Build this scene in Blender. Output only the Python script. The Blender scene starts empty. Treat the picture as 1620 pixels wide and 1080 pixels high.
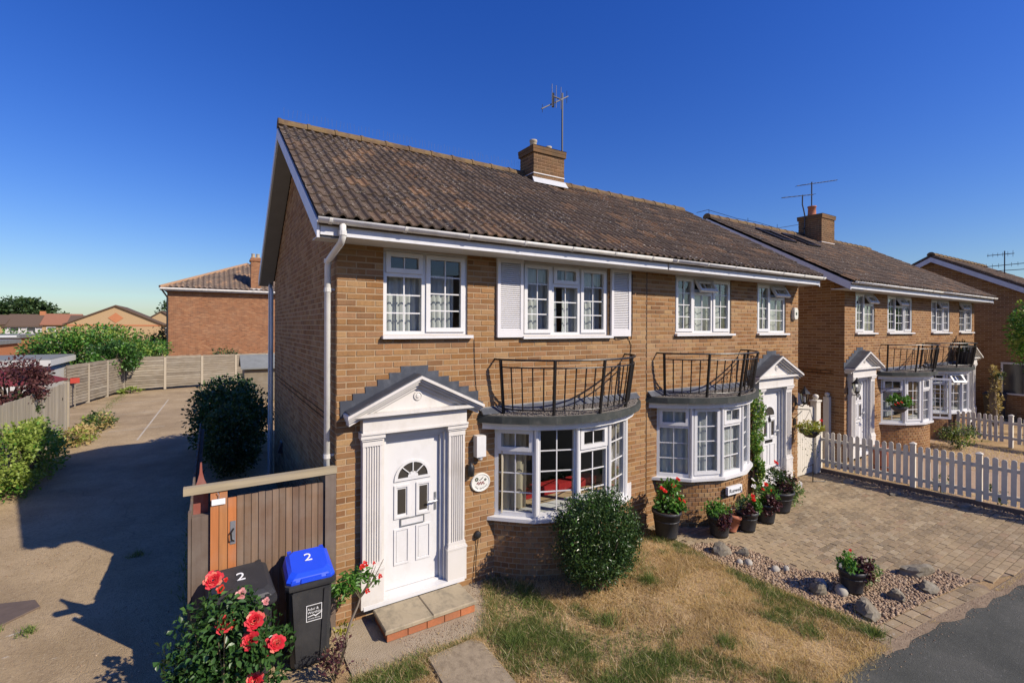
import bpy, math, random
import numpy as np
from mathutils import Matrix, Vector
S = bpy.context.scene
COL = S.collection
random.seed(7); RNG = np.random.default_rng(7)
R = math.radians

# ---------------------------------------------------------------- camera, sky, sun, exposure
cam_d = bpy.data.cameras.new('camera')
cam = bpy.data.objects.new('camera', cam_d); COL.objects.link(cam); S.camera = cam
CAM = Vector((-1.238, -5.784, 3.5)); PSI = R(32.3)
cam.matrix_world = Matrix.Translation(CAM) @ Matrix.Rotation(-PSI, 4, 'Z') @ Matrix.Rotation(R(90), 4, 'X') @ Matrix.Rotation(.0045, 4, 'Z')
cam_d.sensor_fit = 'HORIZONTAL'; cam_d.sensor_width = 36; cam_d.lens = 752 / 1620 * 36
cam_d.shift_y = -22.9 / 1620
cam_d.clip_start = .05; cam_d.clip_end = 3000

SUN_EL, SUN_AZ = R(36.9), R(146.3)
W = bpy.data.worlds.new('World'); S.world = W; W.use_nodes = True
_n = W.node_tree.nodes; _sky = _n.new('ShaderNodeTexSky'); _sky.sky_type = 'NISHITA'
_sky.sun_disc = False; _sky.sun_elevation = SUN_EL; _sky.sun_rotation = SUN_AZ
_sky.altitude = 0; _sky.air_density = 1.4; _sky.dust_density = .4; _sky.ozone_density = 10
_n['Background'].inputs[1].default_value = .120
_hs = _n.new('ShaderNodeHueSaturation'); _hs.inputs['Saturation'].default_value = 1.19; _hs.inputs['Hue'].default_value = .524
W.node_tree.links.new(_sky.outputs[0], _hs.inputs['Color']); W.node_tree.links.new(_hs.outputs[0], _n['Background'].inputs[0])
sun_d = bpy.data.lights.new('sun', 'SUN'); sun_d.energy = 5.0; sun_d.angle = R(.5); sun_d.color = (1, .90, .77)
sun = bpy.data.objects.new('sun', sun_d); COL.objects.link(sun)
TOSUN = Vector((math.sin(SUN_AZ) * math.cos(SUN_EL), math.cos(SUN_AZ) * math.cos(SUN_EL), math.sin(SUN_EL)))
sun.rotation_euler = TOSUN.to_track_quat('Z', 'Y').to_euler(); sun.location = (10, -20, 30)
S.view_settings.view_transform = 'Standard'; S.view_settings.look = 'None'
S.view_settings.exposure = .13; S.view_settings.gamma = 1; S.view_settings.use_curve_mapping = False
S.cycles.max_bounces = 6; S.cycles.diffuse_bounces = 1; S.cycles.transparent_max_bounces = 12; S.cycles.caustics_reflective = False; S.cycles.caustics_refractive = False

# ---------------------------------------------------------------- materials
class NT:
    def __init__(s, name):
        s.mat = bpy.data.materials.new(name); s.mat.use_nodes = True; s.t = s.mat.node_tree; s.n = s.t.nodes
        s.b = s.n['Principled BSDF']; s.out = s.n['Material Output']; s.geo = None
    def new(s, k, **kw):
        x = s.n.new(k)
        for a, v in kw.items(): setattr(x, a, v)
        return x
    def put(s, sock, v):
        if isinstance(v, bpy.types.NodeSocket): s.t.links.new(v, sock)
        elif isinstance(v, (tuple, list)) and len(v) == 3 and sock.type == 'RGBA': sock.default_value = (*v, 1)
        else: sock.default_value = v
    def g(s):
        if not s.geo: s.geo = s.new('ShaderNodeNewGeometry')
        return s.geo
    def pos(s, sc=(1, 1, 1)):
        m = s.new('ShaderNodeVectorMath', operation='MULTIPLY'); s.put(m.inputs[0], s.g().outputs['Position']); m.inputs[1].default_value = sc
        return m.outputs[0]
    def noise(s, scale, detail=4, rough=.6, vec=None, dist=0):
        x = s.new('ShaderNodeTexNoise'); x.inputs['Scale'].default_value = scale; x.inputs['Detail'].default_value = detail
        x.inputs['Roughness'].default_value = rough; x.inputs['Distortion'].default_value = dist
        s.put(x.inputs['Vector'], vec or s.pos()); return x.outputs['Fac']
    def vor(s, scale, out='Distance', vec=None, feature='F1'):
        x = s.new('ShaderNodeTexVoronoi', feature=feature); x.inputs['Scale'].default_value = scale
        s.put(x.inputs['Vector'], vec or s.pos()); return x.outputs[out]
    def ramp(s, f, stops, interp='LINEAR'):
        x = s.new('ShaderNodeValToRGB'); e = x.color_ramp.elements; x.color_ramp.interpolation = interp
        while len(e) < len(stops): e.new(.5)
        for el, (p, c) in zip(e, stops):
            el.position = p; el.color = (*c, 1) if isinstance(c, tuple) else (c, c, c, 1)
        s.put(x.inputs[0], f); return x.outputs[0]
    def mix(s, f, a, b, bt='MIX'):
        x = s.new('ShaderNodeMix', data_type='RGBA', blend_type=bt); s.put(x.inputs[0], f); s.put(x.inputs[6], a); s.put(x.inputs[7], b); return x.outputs[2]
    def math(s, op, a, b=0.):
        x = s.new('ShaderNodeMath', operation=op); s.put(x.inputs[0], a); s.put(x.inputs[1], b); return x.outputs[0]
    def rnd(s):      # one value per piece: differs between objects and between the islands of one mesh
        oi = s.new('ShaderNodeObjectInfo'); a = s.math('ADD', s.math('MULTIPLY', oi.outputs['Random'], 7.31), s.g().outputs['Random Per Island'])
        return s.math('FRACT', a)
    def bump(s, h, st=.3, d=.01):
        x = s.new('ShaderNodeBump'); x.inputs['Strength'].default_value = st; x.inputs['Distance'].default_value = d; s.put(x.inputs['Height'], h)
        s.put(s.b.inputs['Normal'], x.outputs[0])
    def fin(s, col=None, rough=.6, spec=.5, metal=0.):
        if col is not None: s.put(s.b.inputs['Base Color'], col)
        s.put(s.b.inputs['Roughness'], rough); s.b.inputs['Specular IOR Level'].default_value = spec; s.b.inputs['Metallic'].default_value = metal
        return s.mat

def simple(name, col, rough=.5, spec=.5, metal=0., var=.12, scale=6, bump=0., bscale=80, dirt=None, dirt_amt=.3):
    m = NT(name); f = m.noise(scale, 5)
    c = m.mix(f, tuple(x * (1 - var) for x in col), tuple(min(1, x * (1 + var)) for x in col))
    if dirt:
        d = m.ramp(m.noise(scale * .7, 6, .7, m.pos((1.3, 1, .8))), [(.48, 0.), (.72, dirt_amt)])
        c = m.mix(d, c, dirt)
    if bump: m.bump(m.noise(bscale, 3), bump, .004)
    return m.fin(c, rough, spec, metal)

def brickmat(name, stops, speck=.5, weather=(.45, .33, .2), wamt=.25):
    m = NT(name); r = m.rnd(); c = m.ramp(r, stops, 'LINEAR')
    n1 = m.noise(23, 5, .7); c = m.mix(m.ramp(n1, [(.3, .0), (.68, .6)]), c, m.mix(.5, c, (.15, .085, .04)), 'MIX')
    pits = m.ramp(m.noise(95, 2, .5), [(.63, 0.), (.70, speck)]); c = m.mix(pits, c, (.07, .042, .025))
    w = m.ramp(m.noise(1.1, 5, .65), [(.42, 0.), (.72, wamt)]); c = m.mix(w, c, weather)
    sk = m.ramp(m.noise(1., 5, .7, m.pos((5, 5, .7))), [(.52, 0.), (.72, .38)]); c = m.mix(sk, c, m.mix(.7, c, (.10, .065, .04)))
    ef = m.ramp(m.noise(2.1, 6, .75), [(.64, 0.), (.76, .4)]); c = m.mix(ef, c, (.56, .46, .34))
    m.bump(m.math('ADD', m.noise(60, 4, .6), m.math('MULTIPLY', m.noise(220, 2), .4)), .45, .004)
    return m.fin(c, .9, .2)

def woodmat(name, stops, sc=(26, 26, 1.4), rough=.85, streak=.5):
    m = NT(name); c = m.ramp(m.rnd(), stops); f = m.noise(1., 6, .6, m.pos(sc))
    c = m.mix(m.ramp(f, [(.38, 0.), (.68, streak)]), c, m.mix(.6, c, (.05, .035, .022)))
    k = m.ramp(m.noise(2.2, 4, .6), [(.45, 0.), (.75, .35)]); c = m.mix(k, c, (.33, .3, .25))
    m.bump(f, .35, .004); return m.fin(c, rough, .25)

def leafmat(name, a, b, c3=None, trans=.25, rough=.45):
    m = NT(name); col = m.ramp(m.rnd(), [(0, a), (.75, b), (1, c3 or b)])
    f = m.noise(3.1, 3); col = m.mix(m.ramp(f, [(.35, 0.), (.7, .35)]), col, a)
    m.fin(col, rough, .4)
    t = m.new('ShaderNodeBsdfTranslucent'); m.put(t.inputs[0], m.mix(.5, col, (b[0] * 1.6, b[1] * 1.7, b[2] * .8)))
    x = m.new('ShaderNodeMixShader'); x.inputs[0].default_value = trans
    m.t.links.new(m.b.outputs[0], x.inputs[1]); m.t.links.new(t.outputs[0], x.inputs[2]); m.t.links.new(x.outputs[0], m.out.inputs[0])
    return m.mat

def glassmat(name, tint=(.965, .98, .97), base=.035):
    m = NT(name); tr = m.new('ShaderNodeBsdfTransparent'); m.put(tr.inputs[0], tint)
    gl = m.new('ShaderNodeBsdfGlossy'); gl.inputs['Roughness'].default_value = .015
    bp = m.new('ShaderNodeBump'); bp.inputs['Strength'].default_value = .035; bp.inputs['Distance'].default_value = .05; m.put(bp.inputs['Height'], m.noise(1.7, 2))
    m.put(gl.inputs['Normal'], bp.outputs[0])
    fr = m.new('ShaderNodeLayerWeight'); fr.inputs[0].default_value = .5
    x = m.new('ShaderNodeMixShader'); m.put(x.inputs[0], m.math('ADD', m.math('MULTIPLY', m.math('POWER', fr.outputs['Facing'], 3.5), 1.2), base))
    m.t.links.new(tr.outputs[0], x.inputs[1]); m.t.links.new(gl.outputs[0], x.inputs[2]); m.t.links.new(x.outputs[0], m.out.inputs[0]); return m.mat

def netmat(name, col, alpha):
    m = NT(name); d = m.new('ShaderNodeBsdfDiffuse'); m.put(d.inputs[0], col); t = m.new('ShaderNodeBsdfTranslucent'); m.put(t.inputs[0], col)
    tr = m.new('ShaderNodeBsdfTransparent'); a = m.new('ShaderNodeMixShader'); a.inputs[0].default_value = .35
    m.t.links.new(d.outputs[0], a.inputs[1]); m.t.links.new(t.outputs[0], a.inputs[2])
    b = m.new('ShaderNodeMixShader'); b.inputs[0].default_value = alpha
    m.t.links.new(tr.outputs[0], b.inputs[1]); m.t.links.new(a.outputs[0], b.inputs[2]); m.t.links.new(b.outputs[0], m.out.inputs[0]); return m.mat

BR = [(0, (.44, .235, .088)), (.15, (.38, .185, .064)), (.3, (.31, .145, .052)), (.45, (.50, .28, .11)), (.58, (.43, .215, .095)), (.72, (.54, .33, .145)), (.82, (.45, .245, .12)), (.93, (.26, .125, .052)), (1, (.41, .205, .08))]
BR = [(a, (c[0] * .80, c[1] * .79, c[2] * .80)) for a, c in BR]
M_brick = brickmat('brick_buff', BR)
M_brick_far = brickmat('brick_buff_plain', [(a, (c[0] * .92, c[1] * .86, c[2] * .8)) for a, c in BR], .3)
M_brick_red = brickmat('brick_red', [(0, (.26, .105, .052)), (.4, (.38, .165, .076)), (.7, (.19, .08, .045)), (1, (.45, .225, .11))], .2, (.42, .26, .16))
M_brick_step = brickmat('brick_orange', [(0, (.55, .17, .07)), (.5, (.62, .21, .085)), (1, (.42, .13, .06))], .3, (.20, .13, .08), .65)
M_brick_old = brickmat('brick_chimney', [(0, (.115, .077, .043)), (.5, (.165, .108, .058)), (1, (.085, .056, .036))], .5, (.36, .17, .06), .5)
M_mortar = simple('mortar', (.44, .315, .19), .95, .1, var=.15, scale=9, bump=.3)
M_mortar_dark = simple('mortar_red', (.36, .22, .13), .95, .1, bump=.3)
M_white = simple('white_plastic', (.74, .73, .71), .35, .5, var=.04, dirt=(.5, .47, .4), dirt_amt=.25)
M_cream = simple('cream_paint', (.71, .675, .62), .5, .4, var=.05, scale=4, bump=.08, bscale=40, dirt=(.44, .39, .31), dirt_amt=.4)
M_shutter = simple('shutter_paint', (.74, .72, .71), .5, .35, var=.04, dirt=(.5, .47, .42), dirt_amt=.25)
M_gutter = simple('gutter_plastic', (.74, .72, .66), .45, .4, var=.08, scale=5, dirt=(.36, .34, .27), dirt_amt=.5)
M_fascia = simple('fascia_paint', (.68, .68, .69), .45, .4, var=.06, dirt=(.42, .41, .37), dirt_amt=.4)
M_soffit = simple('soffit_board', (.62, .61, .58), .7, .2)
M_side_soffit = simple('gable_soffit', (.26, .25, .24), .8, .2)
M_glass = glassmat('window_glass'); M_glass_door = simple('door_glass', (.055, .048, .04), .12, .6)
M_iron = simple('black_iron', (.011, .010, .010), .42, .5, var=.3, bump=.15)
M_lead = simple('lead_sheet', (.075, .083, .10), .5, .5, .3, var=.3, scale=5, dirt=(.26, .27, .28), dirt_amt=.4, bump=.2, bscale=25)
M_felt = simple('roofing_felt', (.052, .058, .052), .85, .3, var=.3, scale=7, bump=.4, bscale=120, dirt=(.15, .14, .12), dirt_amt=.5)
M_chip = simple('roof_chippings', (.2, .18, .155), .9, .2, var=.5, scale=60, bump=.8, bscale=90)
M_net = netmat('net_curtain', (.88, .90, .89), .9); M_cream_curtain = netmat('cream_curtain', (.7, .62, .46), .96); M_net_far = netmat('lace_curtain', (.8, .82, .82), .6)
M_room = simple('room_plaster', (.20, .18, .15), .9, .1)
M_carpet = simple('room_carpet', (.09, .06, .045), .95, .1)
M_redcloth = simple('red_cloth', (.30, .018, .02), .8, .2, var=.25)
M_blue = simple('blue_lid', (.015, .075, .72), .38, .5, var=.06, bump=.05)
M_binblack = simple('bin_plastic', (.03, .031, .034), .48, .5, var=.15, scale=4, bump=.15, bscale=200, dirt=(.10, .095, .085), dirt_amt=.3)
M_print = simple('white_print', (.82, .82, .8), .5, .3, var=.02)
M_blackplastic = simple('black_plastic', (.02, .02, .021), .45, .5)
M_steel = simple('galvanised_steel', (.46, .48, .5), .4, .5, .75, var=.15)
M_alu = simple('aluminium', (.30, .29, .275), .4, .5, .5, var=.2); M_dull = simple('weathered_aerial', (.07, .07, .075), .5, .4, .3)
M_terracotta = simple('terracotta', (.42, .16, .09), .85, .2, var=.2)
M_pot = simple('pot_plastic', (.035, .036, .04), .5, .4, var=.2)
M_soil = simple('potting_soil', (.05, .036, .025), .95, .1, bump=.6)
M_slab = simple('concrete_slab', (.32, .255, .17), .9, .2, var=.35, scale=14, bump=.8, bscale=110, dirt=(.17, .13, .085), dirt_amt=.8)
M_step = simple('step_slab', (.40, .33, .22), .9, .2, var=.2, scale=6, bump=.5, bscale=90, dirt=(.17, .15, .11), dirt_amt=.9)
M_manhole = simple('iron_cover', (.13, .095, .07), .7, .4, var=.35, scale=10, bump=.4, bscale=60)

def tilemat(name, dark=1.):
    m = NT(name); c = m.ramp(m.rnd(), [(0, (.088 * dark, .064 * dark, .047 * dark)), (.4, (.118 * dark, .084 * dark, .060 * dark)), (.72, (.068 * dark, .052 * dark, .041 * dark)), (.93, (.19 * dark, .118 * dark, .07 * dark)), (1, (.20 * dark, .115 * dark, .062 * dark))])
    c = m.mix(m.ramp(m.noise(7, 6, .7), [(.45, 0.), (.7, .4)]), c, (.16 * dark, .118 * dark, .08 * dark))
    li = m.math('MULTIPLY', m.ramp(m.noise(21, 5, .8), [(.575, 0.), (.615, 1.)]), m.ramp(m.noise(2.3, 4, .7), [(.4, .05), (.62, 1.)]))
    c = m.mix(m.math('MULTIPLY', li, .9), c, (.56, .51, .41))
    og = m.math('MULTIPLY', m.ramp(m.noise(16, 5, .7), [(.5, 0.), (.64, .8)]), m.ramp(m.noise(.55, 4, .6), [(.58, 0.), (.72, .8)]))
    c = m.mix(og, c, (.40, .17, .05))
    m.bump(m.noise(120, 4, .65), .5, .004); return m.fin(c, .93, .15)
M_tile = tilemat('roof_tile_brown', 1.08); M_tile_far = tilemat('roof_tile_worn', 1.1)
def ridgemat():
    m = NT('ridge_tile_lichen'); c = m.ramp(m.noise(4, 5, .7), [(.3, (.10, .07, .045)), (.45, (.15, .10, .06)), (.58, (.21, .14, .065)), (.66, (.15, .115, .07)), (.75, (.22, .185, .12))])
    m.bump(m.noise(60, 4), .5, .006); return m.fin(c, .95, .1)
M_ridge = ridgemat()
M_tile_flat = tilemat('roof_tile_flats', 1.9)

M_gate = woodmat('weathered_board', [(0, (.20, .125, .075)), (.35, (.26, .165, .10)), (.7, (.165, .10, .065)), (1, (.30, .195, .12))])
M_post_orange = woodmat('stained_timber', [(0, (.50, .20, .065)), (.5, (.42, .2, .08)), (1, (.54, .19, .06))], streak=.4)
M_beam = woodmat('bleached_beam', [(0, (.43, .35, .22)), (1, (.4, .33, .21))], (1.4, 26, 26))
M_redpaint = simple('red_fence_paint', (.28, .085, .06), .8, .2, var=.25, dirt=(.4, .3, .25), dirt_amt=.3)
M_darkpost = woodmat('dark_post', [(0, (.15, .11, .085)), (1, (.19, .14, .105))])
M_fence = woodmat('grey_fence_board', [(0, (.40, .345, .25)), (.5, (.48, .42, .31)), (1, (.33, .285, .21))], streak=.55)
M_panel = woodmat('lap_panel', [(0, (.20, .165, .115)), (.3, (.31, .26, .185)), (.6, (.25, .205, .145)), (.8, (.35, .30, .22)), (1, (.17, .135, .095))], (3, 3, 30), streak=.65)
M_concpost = simple('concrete_post', (.42, .36, .265), .95, .1, bump=.4)
M_picket = simple('picket_paint', (.72, .66, .54), .6, .3, var=.06, dirt=(.45, .42, .35), dirt_amt=.35)
M_trunk = woodmat('bark', [(0, (.12, .085, .06)), (1, (.17, .125, .085))], (9, 9, 3))
M_stem = simple('plant_stem', (.13, .105, .06), .8, .2, var=.3)

def groundmats():
    m = NT('drive_concrete'); n = m.noise(.9, 7, .65); c = m.ramp(n, [(.3, (.345, .25, .135)), (.5, (.44, .325, .185)), (.72, (.53, .40, .24))])
    sp = m.ramp(m.vor(70), [(.0, .75), (.32, 0.)]); r2 = m.vor(70, 'Color'); c = m.mix(m.math('MULTIPLY', sp, .55), c, m.ramp(r2, [(.2, (.16, .11, .075)), (.6, (.47, .38, .27)), (.9, (.6, .5, .38))]))
    st = m.ramp(m.noise(.35, 5, .7, None, .6), [(.47, 0.), (.66, .6)]); c = m.mix(st, c, (.23, .165, .095)); c = m.mix(m.ramp(m.noise(19, 4, .8), [(.38, .6), (.48, 0.)]), c, (.25, .18, .105)); c = m.mix(m.ramp(m.noise(27, 4, .8), [(.56, 0.), (.66, .5)]), c, (.56, .45, .3))
    w = m.math('MULTIPLY', m.ramp(m.noise(5, 4, .6, m.pos((.8, 2.2, 1))), [(.66, 0.), (.72, .65)]), m.ramp(m.noise(.22, 2), [(.45, 0.), (.6, 1.)])); c = m.mix(w, c, (.62, .57, .48))
    cr = m.new('ShaderNodeTexVoronoi', feature='DISTANCE_TO_EDGE'); cr.inputs['Scale'].default_value = .32; wv = m.new('ShaderNodeVectorMath', operation='ADD'); m.put(wv.inputs[0], m.pos()); nz = m.new('ShaderNodeTexNoise'); nz.inputs['Scale'].default_value = 1.3; m.put(nz.inputs['Vector'], m.pos()); sc_ = m.new('ShaderNodeVectorMath', operation='SCALE'); m.put(sc_.inputs[0], nz.outputs['Color']); sc_.inputs['Scale'].default_value = .8; m.put(wv.inputs[1], sc_.outputs[0]); m.put(cr.inputs['Vector'], wv.outputs[0])
    c = m.mix(m.ramp(cr.outputs['Distance'], [(.0015, .4), (.004, 0.)]), c, (.13, .095, .06))
    oil = m.ramp(m.noise(1.1, 3, .5), [(.70, 0.), (.76, .4)]); c = m.mix(oil, c, (.15, .115, .08))
    m.bump(m.math('ADD', m.noise(38, 5, .7), m.math('MULTIPLY', m.vor(70), -.8)), .8, .012); conc = m.fin(c, .95, .15)
    m = NT('apron_concrete'); n = m.noise(1.7, 7, .65); c = m.ramp(n, [(.3, (.31, .245, .165)), (.5, (.38, .305, .21)), (.72, (.45, .37, .265))])
    sp = m.ramp(m.vor(95), [(.0, .8), (.3, 0.)]); c = m.mix(m.math('MULTIPLY', sp, .6), c, m.ramp(m.vor(95, 'Color'), [(.2, (.15, .11, .08)), (.6, (.46, .38, .29)), (.9, (.62, .54, .44))]))
    m.bump(m.math('ADD', m.noise(45, 5, .7), m.math('MULTIPLY', m.vor(95), -.8)), .7, .01); apr = m.fin(c, .95, .15)
    m = NT('asphalt'); c = m.ramp(m.noise(.8, 6, .65), [(.3, (.052, .054, .044)), (.5, (.082, .083, .068)), (.7, (.13, .126, .104))])
    c = m.mix(m.math('MULTIPLY', m.ramp(m.vor(120), [(0., .9), (.3, 0.)]), .5), c, m.ramp(m.vor(120, 'Color'), [(.3, (.04, .04, .04)), (.8, (.22, .22, .2))]))
    w = m.ramp(m.vor(3.1), [(.015, .8), (.04, 0.)]); c = m.mix(w, c, (.3, .3, .27)); c = m.mix(m.ramp(m.noise(26, 5, .75), [(.6, 0.), (.66, .5)]), c, (.25, .245, .22)); m.bump(m.noise(90, 4, .7), .9, .012); asp = m.fin(c, .85, .3)
    m = NT('dry_earth'); c = m.ramp(m.noise(1.3, 7, .7), [(.3, (.27, .175, .09)), (.5, (.42, .285, .15)), (.7, (.54, .39, .215))]); gmask = m.ramp(m.noise(1.5, 5, .6), [(.55, 0.), (.66, .55)])
    c = m.mix(gmask, c, (.14, .145, .045)); m.bump(m.noise(40, 6, .7), .9, .02); earth = m.fin(c, .98, .05)
    m = NT('sandy_bed'); c = m.ramp(m.noise(9, 5, .7), [(.3, (.2, .145, .095)), (.7, (.34, .26, .175))]); m.bump(m.noise(50, 4), .6, .01); bed = m.fin(c, .98, .05)
    return conc, apr, asp, earth, bed
M_conc, M_apron, M_asphalt, M_earth, M_bed = groundmats()
def paver():
    m = NT('block_paver'); c = m.ramp(m.rnd(), [(0, (.28, .205, .12)), (.35, (.35, .262, .155)), (.6, (.22, .165, .10)), (.85, (.42, .33, .205)), (1, (.30, .20, .12))])
    c = m.mix(m.ramp(m.noise(14, 5, .7), [(.4, 0.), (.7, .4)]), c, (.2, .155, .105)); l = m.ramp(m.noise(22, 5, .8), [(.57, 0.), (.63, .65)]); c = m.mix(l, c, (.54, .49, .4)); dk = m.ramp(m.noise(17, 5, .8), [(.36, .6), (.44, 0.)]); c = m.mix(dk, c, (.10, .08, .055))
    tan = m.ramp(m.noise(.45, 3), [(.5, 0.), (.62, .5)]); c = m.mix(tan, c, (.44, .33, .19))
    m.bump(m.noise(90, 4), .4, .004); return m.fin(c, .93, .15)
M_paver = paver()
def pebble(name, stops):
    m = NT(name); c = m.ramp(m.rnd(), stops); c = m.mix(m.ramp(m.noise(60, 4), [(.4, 0.), (.7, .3)]), c, (.2, .15, .11)); return m.fin(c, .75, .3)
M_pebble = pebble('shingle', [(0, (.33, .21, .12)), (.3, (.45, .31, .19)), (.5, (.25, .155, .09)), (.7, (.52, .395, .26)), (.9, (.37, .24, .135)), (1, (.18, .125, .085))])
M_rock = simple('field_rock', (.205, .175, .125), .9, .2, var=.35, scale=9, bump=.7, bscale=30, dirt=(.45, .42, .34), dirt_amt=.5)
M_rock_pale = simple('pale_cobble', (.40, .365, .30), .75, .25, var=.2, scale=7, bump=.2)
M_dry = leafmat('dry_grass_blade', (.50, .35, .175), (.77, .575, .325), (.86, .73, .49), .42, .8)
M_brownblade = leafmat('dead_grass_blade', (.24, .145, .06), (.36, .23, .10), (.5, .35, .17), .3, .85)
M_green = leafmat('green_grass_blade', (.10, .15, .03), (.17, .23, .05), (.27, .28, .085), .25, .7)
M_lf_shrub = leafmat('shrub_leaf', (.022, .052, .014), (.06, .115, .027), (.125, .185, .05), .12, .3)
M_lf_rose = leafmat('rose_leaf', (.028, .075, .018), (.055, .13, .03), (.10, .19, .045), .2, .35)
M_lf_bright = leafmat('bright_leaf', (.06, .16, .022), (.12, .28, .04), (.22, .38, .08), .3, .4)
M_lf_hedge = leafmat('hedge_leaf', (.028, .055, .015), (.065, .11, .03), (.13, .17, .05), .2)
M_lf_weed = leafmat('weed_leaf', (.19, .27, .045), (.31, .40, .075), (.46, .50, .13), .3)
M_lf_straw = leafmat('straw_leaf', (.42, .30, .12), (.52, .40, .18), (.34, .30, .09), .25)
M_lf_purple = leafmat('purple_leaf', (.05, .018, .024), (.11, .035, .04), (.17, .075, .06), .2)
M_lf_red = leafmat('smoke_bush_leaf', (.075, .026, .026), (.135, .05, .045), (.21, .10, .08), .25)
M_lf_far = leafmat('far_leaf', (.03, .06, .02), (.06, .11, .035), (.10, .16, .05), .15)
M_lf_cream = leafmat('variegated_leaf', (.10, .2, .05), (.3, .38, .14), (.6, .6, .38), .3)
M_lf_yellow = leafmat('yellow_leaf', (.28, .27, .04), (.45, .42, .06), (.32, .15, .04), .3)
def petalmat(name, a, b, c3): return leafmat(name, a, b, c3, .3, .5)
M_rosepetal = petalmat('rose_petal', (.66, .02, .04), (.82, .075, .085), (.86, .36, .22))
M_redpetal = petalmat('red_petal', (.62, .012, .014), (.74, .03, .02), (.8, .1, .05))
M_whitepetal = petalmat('white_petal', (.75, .72, .72), (.85, .82, .82), (.8, .7, .72))
M_pinkpetal = petalmat('pink_petal', (.75, .22, .24), (.8, .34, .32), (.82, .5, .42))
M_tileface = simple('plaque_ceramic', (.76, .75, .68), .3, .5, var=.05, scale=30)
M_signred = simple('red_board', (.42, .05, .03), .6, .3)
M_awning = simple('maroon_canvas', (.17, .03, .035), .85, .2, var=.15)
M_render = simple('white_render', (.55, .54, .51), .9, .1)
M_garageroof = simple('grey_roof_sheet', (.20, .21, .20), .85, .2, var=.3, scale=3)
M_yellowbrick = simple('pale_brick', (.43, .30, .165), .95, .1, var=.2, scale=12, bump=.3)
M_redroof = simple('red_roof', (.30, .14, .085), .95, .1, var=.2)
M_brownroof = simple('brown_roof', (.13, .09, .065), .95, .1, var=.2)
M_orangebrick = simple('orange_brick', (.46, .19, .09), .95, .1, var=.15)
M_winfar = simple('far_glass', (.05, .055, .06), .1, .6)
# ---------------------------------------------------------------- mesh helpers
class MB:
    def __init__(s): s.v = []; s.f = []; s.mi = []
    def add(s, vs, fs, mi=0):
        o = len(s.v); s.v += [tuple(v) for v in vs]; s.f += [tuple(i + o for i in f) for f in fs]; s.mi += [mi] * len(fs); return s
    def box(s, x0, x1, y0, y1, z0, z1, T=None, mi=0):
        vs = [(x, y, z) for z in (z0, z1) for y in (y0, y1) for x in (x0, x1)]
        if T: vs = [T(*p) for p in vs]
        return s.add(vs, [(0, 2, 3, 1), (4, 5, 7, 6), (0, 1, 5, 4), (2, 6, 7, 3), (0, 4, 6, 2), (1, 3, 7, 5)], mi)
    def bar(s, a, b, w, h, up=(0, 0, 1), mi=0):
        a = Vector(a); b = Vector(b); d = (b - a).normalized(); u = Vector(up); x = d.cross(u)
        if x.length < 1e-4: x = d.cross(Vector((0, 1, 0)))
        x.normalize(); y = x.cross(d); x *= w / 2; y *= h / 2
        vs = [p + i * x + j * y for p in (a, b) for i, j in ((-1, -1), (1, -1), (1, 1), (-1, 1))]
        return s.add(vs, [(3, 2, 1, 0), (4, 5, 6, 7), (0, 1, 5, 4), (1, 2, 6, 5), (2, 3, 7, 6), (3, 0, 4, 7)], mi)
    def loft(s, rings, cap=True, closed=True, mi=0):
        n = len(rings[0]); vs = [p for r in rings for p in r]; fs = []
        for i in range(len(rings) - 1):
            for j in range(n if closed else n - 1):
                k = (j + 1) % n; fs.append((i * n + j, i * n + k, (i + 1) * n + k, (i + 1) * n + j))
        if cap and closed: fs += [tuple(range(n - 1, -1, -1)), tuple((len(rings) - 1) * n + j for j in range(n))]
        return s.add(vs, fs, mi)
    def tube(s, pts, r, n=6, cap=True, mi=0):
        pts = [Vector(p) for p in pts]; rs = r if isinstance(r, (list, tuple)) else [r] * len(pts); rings = []; x = None
        for i, p in enumerate(pts):
            d = (pts[min(i + 1, len(pts) - 1)] - pts[max(i - 1, 0)]).normalized()
            if x is None: x = d.cross(Vector((0, 0, 1)) if abs(d.z) < .9 else Vector((0, 1, 0)))
            x = (x - d * x.dot(d)).normalized(); y = d.cross(x)
            rings.append([p + rs[i] * (math.cos(2 * math.pi * k / n) * x + math.sin(2 * math.pi * k / n) * y) for k in range(n)])
        return s.loft(rings, cap, True, mi)
    def lathe(s, prof, c, n=16, mi=0, cap=True):
        rings = [[(c[0] + r * math.cos(2 * math.pi * k / n), c[1] + r * math.sin(2 * math.pi * k / n), c[2] + z) for k in range(n)] for r, z in prof]
        return s.loft(rings, cap, True, mi)
    def prism(s, poly, T, a, b, mi=0):      # poly of (p, q); T(p, q, w)
        return s.loft([[T(p, q, w) for p, q in poly] for w in (a, b)], True, True, mi)
    def build(s, name, mats, parent=None, smooth=False, kind=None):
        me = bpy.data.meshes.new(name); me.from_pydata([tuple(v) for v in s.v], [], s.f)
        for m in (mats if isinstance(mats, (list, tuple)) else [mats]): me.materials.append(m)
        if any(s.mi): me.polygons.foreach_set('material_index', s.mi)
        if smooth: me.polygons.foreach_set('use_smooth', [True] * len(s.f))
        me.update(); return link(name, me, parent, kind)
def link(name, me, parent=None, kind=None, loc=None, rot=None):
    o = bpy.data.objects.new(name, me); COL.objects.link(o)
    if loc is not None: o.location = loc
    if rot is not None: o.rotation_euler = rot
    if parent is not None: adopt(o, parent)
    if kind: o['kind'] = kind
    return o
def adopt(o, p):
    o.parent = p
    if p.parent is None: o.matrix_parent_inverse = Matrix.Translation(-Vector(p.location))
    else: o.matrix_parent_inverse = Matrix.Identity(4)
def tag(o, label, cat, group=None):
    o['label'] = label; o['category'] = cat
    if group: o['group'] = group
    return o
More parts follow.
